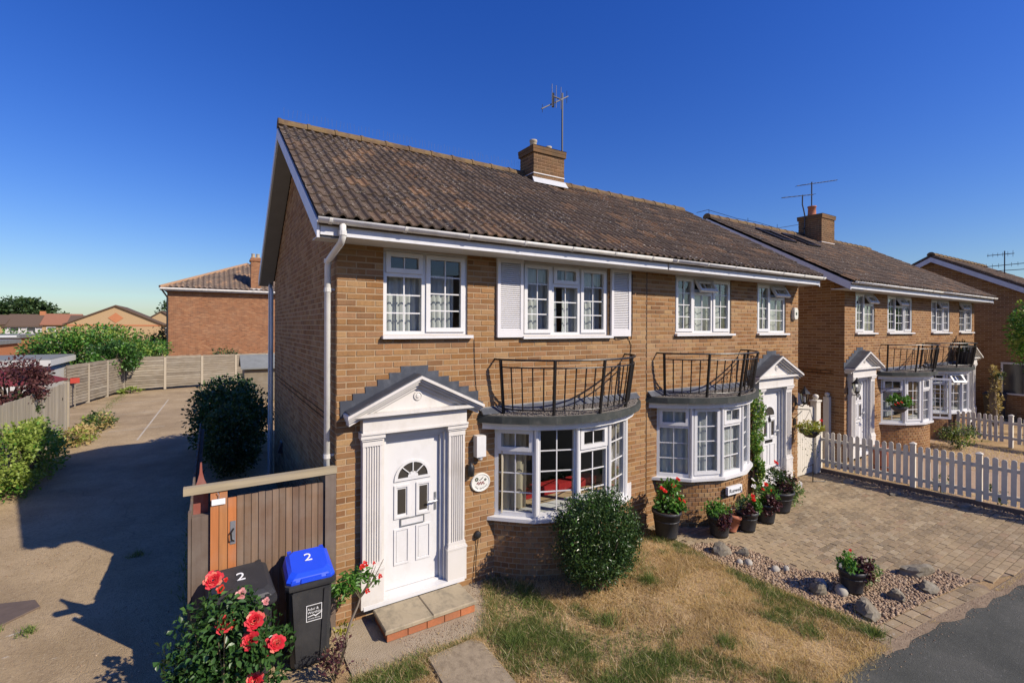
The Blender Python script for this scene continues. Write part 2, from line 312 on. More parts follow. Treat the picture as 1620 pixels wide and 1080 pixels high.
def thing(name, label, cat, loc=(0, 0, 0), group=None):
    o = bpy.data.objects.new(name, None); COL.objects.link(o); o.location = loc; o.empty_display_size = .1
    return tag(o, label, cat, group)
def struct(o): o['kind'] = 'structure'; return o
def npmesh(name, V, F, mat, parent=None, kind=None, smooth=False):       # V (n,3), F (m,k)
    me = bpy.data.meshes.new(name); V = np.ascontiguousarray(V, np.float32); F = np.ascontiguousarray(F, np.int32); k = F.shape[1]
    me.vertices.add(len(V)); me.vertices.foreach_set('co', V.ravel()); me.loops.add(F.size); me.loops.foreach_set('vertex_index', F.ravel())
    me.polygons.add(len(F)); me.polygons.foreach_set('loop_start', np.arange(0, F.size, k, dtype=np.int32))
    if smooth: me.polygons.foreach_set('use_smooth', np.ones(len(F), bool))
    me.update(calc_edges=True); me.materials.append(mat); return link(name, me, parent, kind)
def unit(a): return a / np.maximum(np.linalg.norm(a, axis=1, keepdims=True), 1e-9)
def leaf_arrays(P, size, up=.3, aspect=.5, out=None, outw=.6):
    n = len(P); d = RNG.normal(size=(n, 3)); d[:, 2] += up
    if out is not None: d += out * outw * 2
    d = unit(d); nr = RNG.normal(size=(n, 3)); nr[:, 2] += 1.2; sd = unit(np.cross(d, nr)); nn = np.cross(sd, d)
    L = (size * RNG.uniform(.6, 1.25, n))[:, None]; Wd = L * aspect * .5
    V = np.stack([P, P + d * L * .5 + sd * Wd + nn * L * .07, P + d * L - nn * L * .1, P + d * L * .5 - sd * Wd + nn * L * .07], 1).reshape(-1, 3)
    b = np.arange(n)[:, None] * 4; F = np.concatenate([b + [0, 1, 2], b + [0, 2, 3]], 0); return V, F
def leaves(name, mat, P, size, parent=None, kind='stuff', **kw):
    V, F = leaf_arrays(np.asarray(P, float), size, **kw); return npmesh(name, V, F, mat, parent, kind)
def blob(c, rad, n, clumps=24, spread=.3, hollow=.55, zmin=None):
    c = np.array(c, float); rad = np.array(rad, float); k = unit(RNG.normal(size=(clumps, 3))) * RNG.uniform(hollow, .95, (clumps, 1))
    i = RNG.integers(0, clumps, n); w = RNG.uniform(.6, 1.4, clumps)[i][:, None]
    P = k[i] + RNG.normal(size=(n, 3)) * spread * w * .6
    r = np.linalg.norm(P, axis=1, keepdims=True); P = np.where(r > 1.12, P / r * RNG.uniform(.9, 1.12, r.shape), P)
    Q = c + P * rad
    if zmin is not None: Q = Q[Q[:, 2] > zmin]
    return Q
def inpoly(poly, X, Y):
    c = np.zeros(len(X), bool); n = len(poly)
    for i in range(n):
        (x1, y1), (x2, y2) = poly[i], poly[i - 1]
        with np.errstate(divide='ignore', invalid='ignore'):
            c ^= ((y1 > Y) != (y2 > Y)) & (X < (x2 - x1) * (Y - y1) / (y2 - y1 + 1e-12) + x1)
    return c
def sheet(name, poly, z, mat, kind='structure', parent=None):
    o = MB().add([(x, y, z) for x, y in poly], [tuple(range(len(poly)))]).build(name, mat, parent); o['kind'] = kind; return o

def grid_wall(m, T, u0, u1, z0, z1, holes, w0, w1):       # one connected slab with rectangular holes
    us = sorted({u0, u1, *[x for h in holes for x in h[:2] if u0 < x < u1]}); zs = sorted({z0, z1, *[x for h in holes for x in h[2:4] if z0 < x < z1]})
    nu, nz = len(us) - 1, len(zs) - 1
    def solid(i, j):
        if i < 0 or j < 0 or i >= nu or j >= nz: return False
        a, b = (us[i] + us[i + 1]) / 2, (zs[j] + zs[j + 1]) / 2
        return not any(h[0] < a < h[1] and h[2] < b < h[3] for h in holes)
    vs = [T(us[i], w, zs[j]) for w in (w0, w1) for j in range(nz + 1) for i in range(nu + 1)]; k = (nu + 1) * (nz + 1)
    I = lambda i, j, s: s * k + j * (nu + 1) + i; fs = []
    for i in range(nu):
        for j in range(nz):
            if not solid(i, j): continue
            fs += [(I(i, j, 1), I(i + 1, j, 1), I(i + 1, j + 1, 1), I(i, j + 1, 1)), (I(i, j, 0), I(i, j + 1, 0), I(i + 1, j + 1, 0), I(i + 1, j, 0))]
            if not solid(i - 1, j): fs.append((I(i, j, 0), I(i, j, 1), I(i, j + 1, 1), I(i, j + 1, 0)))
            if not solid(i + 1, j): fs.append((I(i + 1, j, 1), I(i + 1, j, 0), I(i + 1, j + 1, 0), I(i + 1, j + 1, 1)))
            if not solid(i, j - 1): fs.append((I(i, j, 1), I(i, j, 0), I(i + 1, j, 0), I(i + 1, j, 1)))
            if not solid(i, j + 1): fs.append((I(i, j + 1, 0), I(i, j + 1, 1), I(i + 1, j + 1, 1), I(i + 1, j + 1, 0)))
    return m.add(vs, fs)

BL, BH, CO, ST = .215, .063, .075, .225
def brick_list(u0, u1, z0, z1, holes, clip=None, start=.0):
    out = []; nc = int((z1 - z0) / CO + .5)
    for c in range(nc):
        za = z0 + c * CO + .006; zb = min(za + BH, z1); zm = (za + zb) / 2; a, b = u0, u1
        if clip:
            a, b = clip(zm)
            if b - a < .05: continue
        cuts = sorted((h[0], h[1]) for h in holes if h[2] < zm < h[3]); segs = []; x = a
        for p, q in cuts:
            if p > x: segs.append((x, min(p, b)))
            x = max(x, q)
        if x < b: segs.append((x, b))
        k0 = u0 - (ST / 2 if c % 2 else 0) + start
        k = k0 + math.floor((a - k0) / ST) * ST
        while k < b:
            for p, q in segs:
                s, e = max(k, p), min(k + BL, q)
                if e - s > .03: out.append((s, e, za, zb))
            k += ST
    return out
_bm = {}
def full_brick(mat):
    if mat.name not in _bm:
        m = MB(); a = .0025; h, d, q = BL / 2, .016, BH / 2
        vs = [(-h, 0, -q), (h, 0, -q), (h, 0, q), (-h, 0, q)]; f = [(-h + a, -d, -q + a), (h - a, -d, -q + a), (h - a, -d, q - a), (-h + a, -d, q - a)]
        m.add(vs + f, [(4, 5, 6, 7), (0, 1, 5, 4), (1, 2, 6, 5), (2, 3, 7, 6), (3, 0, 4, 7)])
        me = bpy.data.meshes.new('brick'); me.from_pydata(m.v, [], m.f); me.materials.append(mat); _bm[mat.name] = me
    return _bm[mat.name]
def lay_bricks(parent, T, rot, bricks, mat, singles, prot=.005):
    """T(u, w, z) -> world, w outward; the SINGLES nearest full bricks are objects of their own, the rest one part."""
    cen = [(Vector(T((a + b) / 2, 0, (c + d) / 2)) - CAM).length for a, b, c, d in bricks]
    order = sorted(range(len(bricks)), key=lambda i: cen[i]); single = set()
    for i in order:
        if len(single) >= singles: break
        a, b, c, d = bricks[i]
        if b - a > BL - .004 and d - c > BH - .004: single.add(i)
    m = MB()
    for i, (a, b, c, d) in enumerate(bricks):
        j = random.uniform(-.0018, .0022)
        if i in single:
            o = link('brick', full_brick(mat), parent, None, T((a + b) / 2, prot + j - .016, (c + d) / 2), (random.uniform(-.012, .012), random.uniform(-.006, .006), rot + random.uniform(-.006, .006)))
        else:
            w = prot + j; e = .0025; vs = [T(a, -.011, c), T(b, -.011, c), T(b, -.011, d), T(a, -.011, d), T(a + e, w, c + e), T(b - e, w, c + e), T(b - e, w, d - e), T(a + e, w, d - e)]
            m.add(vs, [(4, 5, 6, 7), (0, 1, 5, 4), (1, 2, 6, 5), (2, 3, 7, 6), (3, 0, 4, 7)])
    if m.v: m.build('brickwork', mat, parent, kind='stuff')

# ---------------------------------------------------------------- windows
def TF(o, u, n):        # local frame: u along the wall, w outward, z up
    o = Vector(o); u = Vector(u); n = Vector(n)
    return lambda a, w, z: tuple(o + a * u + w * n + Vector((0, 0, z)))
FRONT = lambda x, w, z: (x, -w, z)
def ring(T, a, b, c, d, t, w0, w1): return grid_wall(MB(), T, a, b, c, d, [(a + t, b - t, c + t, d - t)], w0, w1)
def light(win, T, a, b, c, d, kind, cols, rows, w=-.05, swing=0., bars=True):
    """one glazed light: sash ring (opening lights), pane, glazing bars. swing > 0: top-hung and open by that angle; swing < 0: side-hung at its a-edge"""
    if swing > 0:
        T0 = T; T = lambda u, q, z: T0(u, q * math.cos(swing) + (d - z) * math.sin(swing) + .02, d - (d - z) * math.cos(swing) + q * math.sin(swing))
    elif swing < 0:
        T0 = T; sw = -swing; a0 = a; T = lambda u, q, z: T0(a0 + (u - a0) * math.cos(sw) - q * math.sin(sw), q * math.cos(sw) + (u - a0) * math.sin(sw) + .02, z)
    if kind != 'fix':
        g = .012; t = .045; ring(T, a - g, b + g, c - g, d + g, t + g, w, w + .05).build('sash', M_white, win); a, b, c, d = a + t, b - t, c + t, d - t
    else: t = 0
    MB().box(a - .008, b + .008, w + .006, w + .012, c - .008, d + .008, T).build('pane', M_glass, win)
    if bars:
        for i in range(1, cols):
            u = a + (b - a) * i / cols; MB().box(u - .008, u + .008, w + .0125, w + .024, c, d, T).build('glazing_bar', M_white, win)
        for i in range(1, rows):
            z = c + (d - c) * i / rows; MB().box(a, b, w + .0125, w + .022, z - .008, z + .008, T).build('glazing_bar', M_white, win)
def window(house, T, x0, x1, z0, z1, lights, sill=.07, name='window', depth=(-.11, -.025)):
    m = MB(); grid_wall(m, T, x0, x1, z0, z1, [l[:4] for l in lights], *depth); win = m.build(name, M_white, house)
    for l in lights: light(win, T, *l[:7], w=depth[1] - .04 if l[4] == 'fix' else depth[1] - .03, swing=l[7] if len(l) > 7 else 0.)
    if sill:
        MB().prism([(x0 - .02, z0 - .045), (x1 + .06, z0 - .045), (x1 + .06, z0 - .004), (x0 - .02, z0 - .004)], lambda p, q, w: T(p, w, q), -.02, sill).build('sill', M_white, win)
    return win
def lights_for(xs, z0, z1, spec, t=.05, mul=.07, trans=.36):
    """spec per column: 'F' fixed full, 'C' casement full, 'T' transom vent over fixed, 'V' the same with the vent open"""
    out = []; n = len(xs) - 1
    for i, k in enumerate(spec):
        a = xs[i] + (t if i == 0 else mul / 2); b = xs[i + 1] - (t if i == n - 1 else mul / 2); c, d = z0 + t, z1 - t
        if k in 'FC': out.append((a, b, c, d, 'fix' if k == 'F' else 'sash', 2, 4))
        elif k == 'O': out.append((a, b, c, d, 'sash', 2, 4, -1.0))
        else:
            zt = d - (d - c) * .27; out.append((a, b, c, zt - .03, 'fix', 2, 3)); out.append((a, b, zt + .03, d, 'sash', 2, 1, .55 if k == 'V' else 0.))
    return out
def curtain(T, a, b, c, d, mat, label, w=-.17, amp=.022, folds=9, tie=0.):
    nx, nz = folds * 6, 9; V = []
    for j in range(nz + 1):
        q = j / nz
        for i in range(nx + 1):
            p = i / nx; ph = p * folds * 2 * math.pi
            u = a + (b - a) * p; 
            if tie: u = a + (b - a) * (p * (1 - tie * math.sin(q * math.pi) ** 2) if tie > 0 else 1 - (1 - p) * (1 + tie * math.sin(q * math.pi) ** 2))
            V.append(T(u + .006 * math.sin(ph * .53 + q * 3), w + amp * math.sin(ph + .7 * math.sin(q * 2.3)) * (.7 + .3 * q) + .008 * math.sin(3.1 * ph), d - (d - c) * q))
    m = MB(); m.add(V, [(j * (nx + 1) + i, j * (nx + 1) + i + 1, (j + 1) * (nx + 1) + i + 1, (j + 1) * (nx + 1) + i) for j in range(nz) for i in range(nx)])
    return tag(m.build('curtain', mat, None, True), label, 'curtain', 'curtains behind the windows')

# ---------------------------------------------------------------- roof
def tile_mesh(W_, L, name, mat):
    m = MB(); N = 14; prof = []
    for i in range(N + 1):
        u = i / N; x = (u * 2) % 1. if i < N else 1.; h = .040 * max(0., math.sin(math.pi * max(0, (x - .38)) / .62)) ** 1.2 if x > .38 else .0
        prof.append((u * W_, h))
    th = .02
    for s, lift in ((0, .020), (L, .0)): m.v += [(u, s, h + lift) for u, h in prof]
    m.v += [(u, 0, h * .9 + .020 - th) for u, h in prof]; k = N + 1
    for i in range(N): m.f += [(i, i + 1, k + i + 1, k + i), (2 * k + i, 2 * k + i + 1, i + 1, i)]
    m.f += [(0, k, 2 * k), (N, 2 * k + N, k + N)]; m.mi = [0] * len(m.f)
    me = bpy.data.meshes.new(name); me.from_pydata(m.v, [], m.f); me.materials.append(mat); return me
def tiled_slope(roof, x0, x1, ye, ze, yr, zr, mat, skip=None, W_=.295, gauge=.312, singles=300):
    sl = math.hypot(yr - ye, zr - ze); ang = math.atan2(zr - ze, yr - ye); rows = int(sl / gauge); g = sl / rows * .985; cols = round((x1 - x0) / W_); w = (x1 - x0) / cols
    me = tile_mesh(w, g + .055, 'roof_tile', mat); spots = []
    for r in range(rows):
        for c in range(cols):
            x = x0 + c * w; s = r * g; p = Vector((x, ye + math.cos(ang) * s, ze + math.sin(ang) * s))
            if skip and skip(p.x + w / 2, p.y): continue
            spots.append(p)
    spots.sort(key=lambda p: (p - CAM).length); rest = MB()
    for i, p in enumerate(spots):
        rz = (ang + random.uniform(-.016, .016), random.uniform(-.014, .014), random.uniform(-.012, .012))
        if i < singles: link('roof_tile', me, roof, None, p, rz)
        else:
            M = Matrix.Translation(p) @ Matrix.Rotation(rz[0], 4, 'X')
            rest.add([M @ v.co for v in me.vertices], [tuple(q.vertices) for q in me.polygons])
    if rest.v: rest.build('tile_courses', mat, roof, kind='stuff')
def ridge(roof, x0, x1, y, z, mat, n):
    w = (x1 - x0) / n
    for i in range(n):
        a = x0 + i * w; r0 = .125; m = MB(); rings = []
        for x, r in ((a, r0 + .012), (a + .05, r0 + .012), (a + .055, r0), (a + w - .004, r0)):
            rings.append([(x, y + r * math.cos(t) * 1.05, z - .05 + r * math.sin(t) + random.uniform(-.002, .002)) for t in [math.pi * k / 8 for k in range(9)]] + [(x, y - .8 * r, z - .07), (x, y + .8 * r, z - .07)])
        m.loft(rings).build('ridge_tile', mat, roof)
def verge(house, x0, x1, ye, ze, yr, zr, yb, zb, drop0, drop1, name, mat):     # board along a gable, from eave over the ridge to the rear eave
    m = MB(); pts = [(ye, ze), (yr, zr), (yb, zb)]
    m.loft([[(x, y, z - d) for x, d in ((x0, drop0), (x1, drop0), (x1, drop1), (x0, drop1))] for y, z in pts]); return m.build(name, mat, house)

# ---------------------------------------------------------------- door and its classical surround
def door_set(house, c, z0, lead_steps, glass='fan', frame_mat=None, open_leaf=0.):
    T = FRONT
    fr = grid_wall(MB(), T, c - .44, c + .44, z0, 2.16, [(c - .362, c + .362, z0 + .04, 2.09)], -.10, .0).build('door_frame', M_white, house)
    MB().box(c - .66, c + .66, -.1, .13, z0 - .03, z0 + .02, T).build('threshold', M_white, fr)
    # leaf with recessed mouldings
    lf = MB().box(c - .358, c + .358, -.085, -.045, z0 + .045, 2.085, T).build('door', M_white, house); w = -.045
    def moulding(a, b, p, q): 
        ring(T, a, b, p, q, .022, w - .004, w + .011).build('panel_moulding', M_white, lf)
        MB().box(a + .034, b - .034, w - .003, w + .005, p + .034, q - .034, T).build('raised_panel', M_white, lf)
    for s in (-1, 1):
        m_ = c + s * .145
        moulding(m_ - .1, m_ + .1, z0 + .33, z0 + .78)
        ring(T, m_ - .1, m_ + .1, z0 + .91, z0 + 1.33, .03, w - .004, w + .014).build('glass_moulding', M_white, lf)
        MB().box(m_ - .052, m_ + .052, w - .002, w + .004, z0 + .965, z0 + 1.275, T).build('door_glass', M_glass_door, lf)
    # fan light
    zc = z0 + 1.41; arc = [(.205 * math.cos(math.pi * k / 16), .195 * math.sin(math.pi * k / 16)) for k in range(17)]
    out = [(c + .245 * math.cos(math.pi * k / 16), zc - .03 + .25 * math.sin(math.pi * k / 16)) for k in range(17)]
    inn = [(c + .20 * math.cos(math.pi * k / 16), zc + .005 + .185 * math.sin(math.pi * k / 16)) for k in range(17)]
    m = MB(); n = 17
    m.add([T(p, w + .016, q) for p, q in out] + [T(p, w + .016, q) for p, q in inn] + [T(p, w - .004, q) for p, q in out] + [T(p, w - .004, q) for p, q in inn],
          [f for i in range(n - 1) for f in ((i, i + 1, n + i + 1, n + i), (2 * n + i, 2 * n + i + 1, i + 1, i), (n + i, n + i + 1, 3 * n + i + 1, 3 * n + i))] + [(0, n, 2 * n), (16, 33, 50)])
    m.add([T(c - .245, w + .016, zc - .03), T(c + .245, w + .016, zc - .03), T(c + .2, w + .016, zc + .005), T(c - .2, w + .016, zc + .005)], [(0, 1, 2, 3)]).build('fanlight_frame', M_white, lf)
    MB().prism([(p, q) for p, q in inn], lambda p, q, v: T(p, v, q), w - .002, w + .005).build('fanlight_glass', M_glass_door, lf)
    if glass == 'fan':
        for t in (45, 90, 135):
            MB().bar(T(c + .05 * math.cos(R(t)), w + .010, zc + .01 + .05 * math.sin(R(t))), T(c + .2 * math.cos(R(t)), w + .010, zc + .01 + .18 * math.sin(R(t))), .012, .016, (0, 1, 0)).build('fanlight_bar', M_white, lf)
        MB().prism([(c + .07 * math.cos(math.pi * k / 8), zc + .004 + .07 * math.sin(math.pi * k / 8)) for k in range(9)], lambda p, q, v: T(p, v, q), w - .002, w + .018).build('fanlight_hub', M_white, lf)
        MB().box(c - .155, c + .145, w - .002, w + .012, z0 + .815, z0 + .895, T).build('letter_box', M_white, lf)
        ring(T, c - .165, c + .155, z0 + .805, z0 + .905, .012, w - .002, w + .018).build('letter_box_trim', M_steel, lf)
    else:
        MB().box(c - .14, c + .14, w - .002, w + .012, z0 + .815, z0 + .875, T).build('letter_box', M_iron, lf)
        kn = MB().lathe([(.0, -.075), (.02, -.06), (.028, -.02), (.02, .02), (.008, .05), (.012, .075), (0, .09)], (c, -(w + .025), z0 + 1.33), 10).build('door_knocker', M_iron, lf)
    MB().box(c + .295, c + .322, w - .002, w + .01, z0 + .93, z0 + 1.16, T).build('handle_plate', M_steel, lf)
    MB().tube([T(c + .31, w, z0 + 1.06), T(c + .31, w + .05, z0 + 1.06), T(c + .29, w + .055, z0 + 1.06), T(c + .19, w + .055, z0 + 1.06)], .011, 6).build('door_handle', M_white, lf)
    # surround
    su = MB().box(c - .68, c + .68, .0, .135, 2.24, 2.41, T).build('door_surround', M_cream, house)
    MB().box(c - .70, c + .70, .0, .15, 2.215, 2.24, T).build('architrave', M_cream, su)
    grid_wall(MB(), T, c - .45, c + .45, z0 + .02, 2.2155, [(c - .40, c + .40, z0 - .1, 2.13)], .001, .05).build('inner_architrave', M_cream, su)
    for s in (-1, 1):
        m_ = c + s * .555; hw = .115; pts = [(m_ - hw, .0), (m_ - hw, .10)]; nf = 6; fw = (2 * hw - .05) / nf
        for k in range(nf):
            u = m_ - hw + .025 + k * fw; pts += [(u + .004, .10), (u + .008, .086), (u + fw - .008, .086), (u + fw - .004, .10)]
        pts += [(m_ + hw, .10), (m_ + hw, .0)]
        MB().prism(pts, lambda p, q, v: T(p, q, v), z0 + .5, 2.07).build('pilaster', M_cream, su)
        pl = MB(); pl.box(m_ - hw - .02, m_ + hw + .02, 0, .125, z0 - .01, z0 + .41, T)
        for k, (e, za, zb) in enumerate(((.028, .41, .435), (.018, .435, .455), (.008, .455, .5))): pl.box(m_ - hw - e, m_ + hw + e, 0, .105 + e, z0 + za, z0 + zb, T)
        pl.build('plinth', M_cream, su)
        ca = MB(); ca.box(m_ - hw - .004, m_ + hw + .004, 0, .105, 2.07, 2.14, T); ca.box(m_ - hw - .016, m_ + hw + .016, 0, .12, 2.14, 2.165, T); ca.box(m_ - hw - .03, m_ + hw + .03, 0, .135, 2.165, 2.215, T)
        ca.build('capital', M_cream, su)
    hw, zb, za = .88, 2.475, 2.895
    MB().box(c - .73, c + .73, .0, .17, 2.41, 2.435, T).build('cornice', M_cream, su); MB().box(c - .80, c + .80, .0, .215, 2.436, 2.475, T).build('cornice', M_cream, su)
    MB().prism([(c - hw + .1, 2.4755), (c + hw - .1, 2.4755), (c, za - .07)], lambda p, q, v: T(p, v, q), .0, .12).build('tympanum', M_cream, su)
    for k, (d0, d1, dep) in enumerate(((.0, .038, .265), (.0385, .07, .235), (.0705, .105, .20), (.1055, .15, .155))):
        A = lambda d: (za - d) ; ed = hw - .012 * k
        z_at = lambda x, d: za - (za - zb) * abs(x) / hw - d
        poly = [(c - ed, z_at(ed, d0)), (c, za - d0), (c + ed, z_at(ed, d0)), (c + ed, z_at(ed, d1)), (c, za - d1), (c - ed, z_at(ed, d1))]
        MB().prism(poly, lambda p, q, v: T(p, v, q), .0, dep).build('pediment_moulding', M_cream, su)
    ro = MB(); ro.lathe([(.058, 0), (.056, .012), (.045, .016), (.042, .008), (.03, .008), (.026, .018), (.012, .022), (.0, .02)], (0, 0, 0), 14)
    ro.v = [T(c + x, .12 + z, 2.635 + y) for x, y, z in ro.v]; ro.build('rosette', M_cream, su)
    # stepped lead flashing over the pediment
    ld = MB().prism([(c - hw + .02, zb + .03), (c, za + .018), (c + hw - .02, zb + .03), (c + hw - .02, zb + .0), (c, za - .01), (c - hw + .02, zb + .0)], lambda p, q, v: T(p, v, q), .006, .255).build('lead_flashing', M_lead, house)
    n = lead_steps; stp = .15
    for s in (-1, 1):
        for k in range(n):
            xa = k * hw / n; xb = (k + 1) * hw / n; top = za + .105 - (za - zb) * (k) / n - .006 * k
            zlo0 = za - (za - zb) * xa / hw - .06; zlo1 = za - (za - zb) * xb / hw - .06; sl = .03
            poly = [(c + s * xa, zlo0), (c + s * (xb + sl), zlo1), (c + s * (xb + .035), top + .004), (c + s * (xa + (.0 if k == 0 else .0)), top)]
            if s < 0: poly = poly[::-1]
            MB().prism(poly, lambda p, q, v: T(p, v, q), .0075, .0125 + .0013 * k + (.0006 if s > 0 else 0)).build('lead_step', M_lead, ld)
    return su

# ---------------------------------------------------------------- bow window, its flat roof and the balcony rail
def bay_set(house, c, specs, singles=40, brick=None, opened=None):
    r = 1.625; cy = r * math.cos(R(53)); 
    def P(ang, rr): return (c + rr * math.sin(ang), -(rr * math.cos(ang) - cy))
    A = [R(-53 + 21.2 * k) for k in range(6)]; z0, z1 = .86, 2.12
    NA = 24; arc = lambda rr, lim=0.0: [P(R(-53) - lim + (R(106) + 2 * lim) * k / NA, rr) for k in range(NA + 1)]
    # curved brick base: mortar body and header bricks
    body = MB(); top = .81; base = [(c - 1.3, -.0)] + [p for p in arc(1.62) if p[1] < -.005] + [(c + 1.3, -.0)]
    body.loft([[(x, y, z) for x, y in base] for z in (-.05, top)]); bw = body.build('bay_wall', M_mortar, house)
    RB = 1.625; half = R(53); hb = []
    for k in range(11):              # header bond round the curve
        z_ = -.01 + k * CO + .006; x = -half * RB - (ST / 4 if k % 2 else 0)
        while x < half * RB:
            a, b = max(x, -half * RB), min(x + ST / 2 - .01, half * RB)
            if b - a > .03: hb.append((a, b, z_, min(z_ + BH, top)))
            x += ST / 2
    cen = sorted(range(len(hb)), key=lambda i: (Vector((*P((hb[i][0] + hb[i][1]) / 2 / RB, RB), hb[i][2])) - CAM).length)
    sg = set(cen[:singles]); rest = MB()
    for i, (a, b, z_, zz) in enumerate(hb):
        rr = RB + .0 + random.uniform(-.0015, .002); m = rest if i not in sg else MB(); e = .003
        q = [P(x / r_, r_) for x, r_ in ((a, RB), (b, RB))]; f = [P((a + e) / RB, rr + .002), P((b - e) / RB, rr + .002)]; bk = [P(a / RB, RB - .011), P(b / RB, RB - .011)]
        m.add([(*bk[0], z_), (*bk[1], z_), (*bk[1], zz), (*bk[0], zz), (*f[0], z_ + e), (*f[1], z_ + e), (*f[1], zz - e), (*f[0], zz - e)], [(4, 5, 6, 7), (0, 1, 5, 4), (1, 2, 6, 5), (2, 3, 7, 6), (3, 0, 4, 7)])
        if i in sg: m.build('brick', brick or M_brick, bw)
    rest.build('brickwork', brick or M_brick, bw, kind='stuff')
    # sill, posts, lights
    so = [P(R(-53) - .03 + (R(106) + .06) * k / 5, r + .09) for k in range(6)]
    so = [(c - 1.42, .0)] + so[1:-1] + [(c + 1.42, .0)]
    bay = MB().loft([[(x, y, z) for x, y in so] for z in (top + .002, z0)]).build('bay_window', M_white, house)
    for k in range(5):
        p, q = Vector((*P(A[k], r), 0)), Vector((*P(A[k + 1], r), 0)); L = (q - p).length; u = (q - p) / L; n = Vector((u.y, -u.x, 0)); T = TF(p, u, n)
        ls = lights_for([.0, L], z0 + .002, z1, specs[k], .058)
        if opened == k: ls = [(*l[:7], -1.2) if l[4] == 'sash' else l for l in ls]
        grid_wall(MB(), T, .006, L - .006, z0 + .001, z1, [l[:4] for l in ls], -.075, .0).build('frame', M_white, bay)
        for l in ls: light(bay, T, *l[:7], w=-.045 if l[4] == 'fix' else -.03, swing=l[7] if len(l) > 7 else 0.)
    for k in range(1, 5): x, y = P(A[k], r + .004); MB().tube([(x, y, z0 + .001), (x, y, z1)], .032, 8).build('post', M_white, bay)
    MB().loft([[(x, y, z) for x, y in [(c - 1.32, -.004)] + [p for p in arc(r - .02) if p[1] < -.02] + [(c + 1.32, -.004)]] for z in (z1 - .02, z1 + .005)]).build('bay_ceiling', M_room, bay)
    # flat felted roof
    hw, sg_ = 1.58, .82; rr = (hw * hw + sg_ * sg_) / (2 * sg_); ay = rr - sg_; lim = math.asin(hw / rr)
    ra = lambda d, n=10: [(c + (rr - d) * math.sin(-lim + 2 * lim * k / n), min(-.001, -((rr - d) * math.cos(-lim + 2 * lim * k / n) - ay))) for k in range(n + 1)]
    rf = MB().loft([[(x, y, z) for x, y in ra(0)] for z in (z1 + .068, z1 + .165)]).build('bay_roof', M_felt, house)
    MB().loft([[(x, y, z) for x, y in ra(.05)] for z in (z1 + .1, z1 + .172)]).build('roof_felt_top', M_chip, rf)
    MB().loft([[(x, y, z) for x, y in ra(.10)] for z in (z1 - .03, z1 + .067)]).build('bay_fascia', M_white, rf)
    n = 2600; X = RNG.uniform(c - hw, c + hw, n); Y = RNG.uniform(-sg_, -.01, n); ok = (X - c) ** 2 + (Y - ay) ** 2 < (rr - .065) ** 2; X, Y = X[ok], Y[ok]
    pebbles('chippings', np.stack([X, Y, np.full(len(X), z1 + .176)], 1), .011, M_chip, rf)
    MB().prism([(.012, z1 + .165), (.10, z1 + .18), (.02, z1 + .25), (.008, z1 + .265)], lambda p, q, v: (v, -p, q), c - hw + .05, c + hw - .05).build('lead_flashing', M_lead, rf)
    # balcony rail
    hx, sg2 = 1.19, .66; r3 = (hx * hx + sg2 * sg2) / (2 * sg2); a3 = r3 - sg2; l3 = math.asin(hx / r3); cx_ = c - .03
    fl = lambda z: .10 * (z - 2.3) / .75
    Q = lambda t, z: (cx_ + (r3 + fl(z)) * math.sin(l3 * t), -((r3 + fl(z)) * math.cos(l3 * t) - a3) - .12, z)
    N = 32; line = lambda z: [Q(-1 + 2 * k / N, z) for k in range(N + 1)]
    zt = 3.05; rl = MB().tube([(cx_ - hx - .08, -.002, zt)] + line(zt) + [(cx_ + hx + .08, -.002, zt)], .015, 6).build('balcony_railing', M_iron, house)
    MB().tube(line(2.945), .011, 6).build('rail', M_iron, rl); MB().tube(line(2.36), .011, 6).build('rail', M_iron, rl)
    for t in (-1, -.5, 0, .5, 1): MB().bar(Q(t, z1 + .17), Q(t, zt), .033, .033, (0, 1, 0)).build('post', M_iron, rl)
    for k in range(4):
        for j in range(1, 5):
            t = -1 + .5 * (k + j / 5); MB().bar(Q(t, 2.362), Q(t, 2.944), .014, .014, (0, 1, 0)).build('baluster', M_iron, rl)
    return bay
def pebbles(name, P, size, mat, parent=None, kind='stuff', flat=.65):
    n = len(P); base = np.array([(1, 0, 0), (-1, 0, 0), (0, 1, 0), (0, -1, 0), (0, 0, 1), (0, 0, -1)], float)
    base = np.concatenate([base[:4] * 1., base[:4] @ np.array([[.7, .7, 0], [-.7, .7, 0], [0, 0, 1]]) * .72 + [0, 0, .55], base[4:5] * .85]); 
    fs = [(0, 2, 4), (2, 6, 4), (2, 1, 6), (1, 5, 6), (1, 3, 5), (3, 7, 5), (3, 0, 7), (0, 4, 7), (4, 6, 8), (6, 5, 8), (5, 7, 8), (7, 4, 8)]
    a = RNG.uniform(0, 6.28, n); ca, sa = np.cos(a), np.sin(a); s = size * RNG.uniform(.55, 1.5, (n, 1, 1)) * np.stack([RNG.uniform(.7, 1.3, n), RNG.uniform(.6, 1.1, n), RNG.uniform(.5, 1., n) * flat / .65], 1)[:, None, :]
    V = base[None] * s * RNG.uniform(.85, 1.15, (n, len(base), 1)); X = V[..., 0] * ca[:, None] - V[..., 1] * sa[:, None]; Y = V[..., 0] * sa[:, None] + V[..., 1] * ca[:, None]
    V = np.stack([X, Y, V[..., 2]], -1) + P[:, None, :]
    F = (np.arange(n)[:, None, None] * len(base) + np.array(fs)[None]).reshape(-1, 3); return npmesh(name, V.reshape(-1, 3), F, mat, parent, kind)
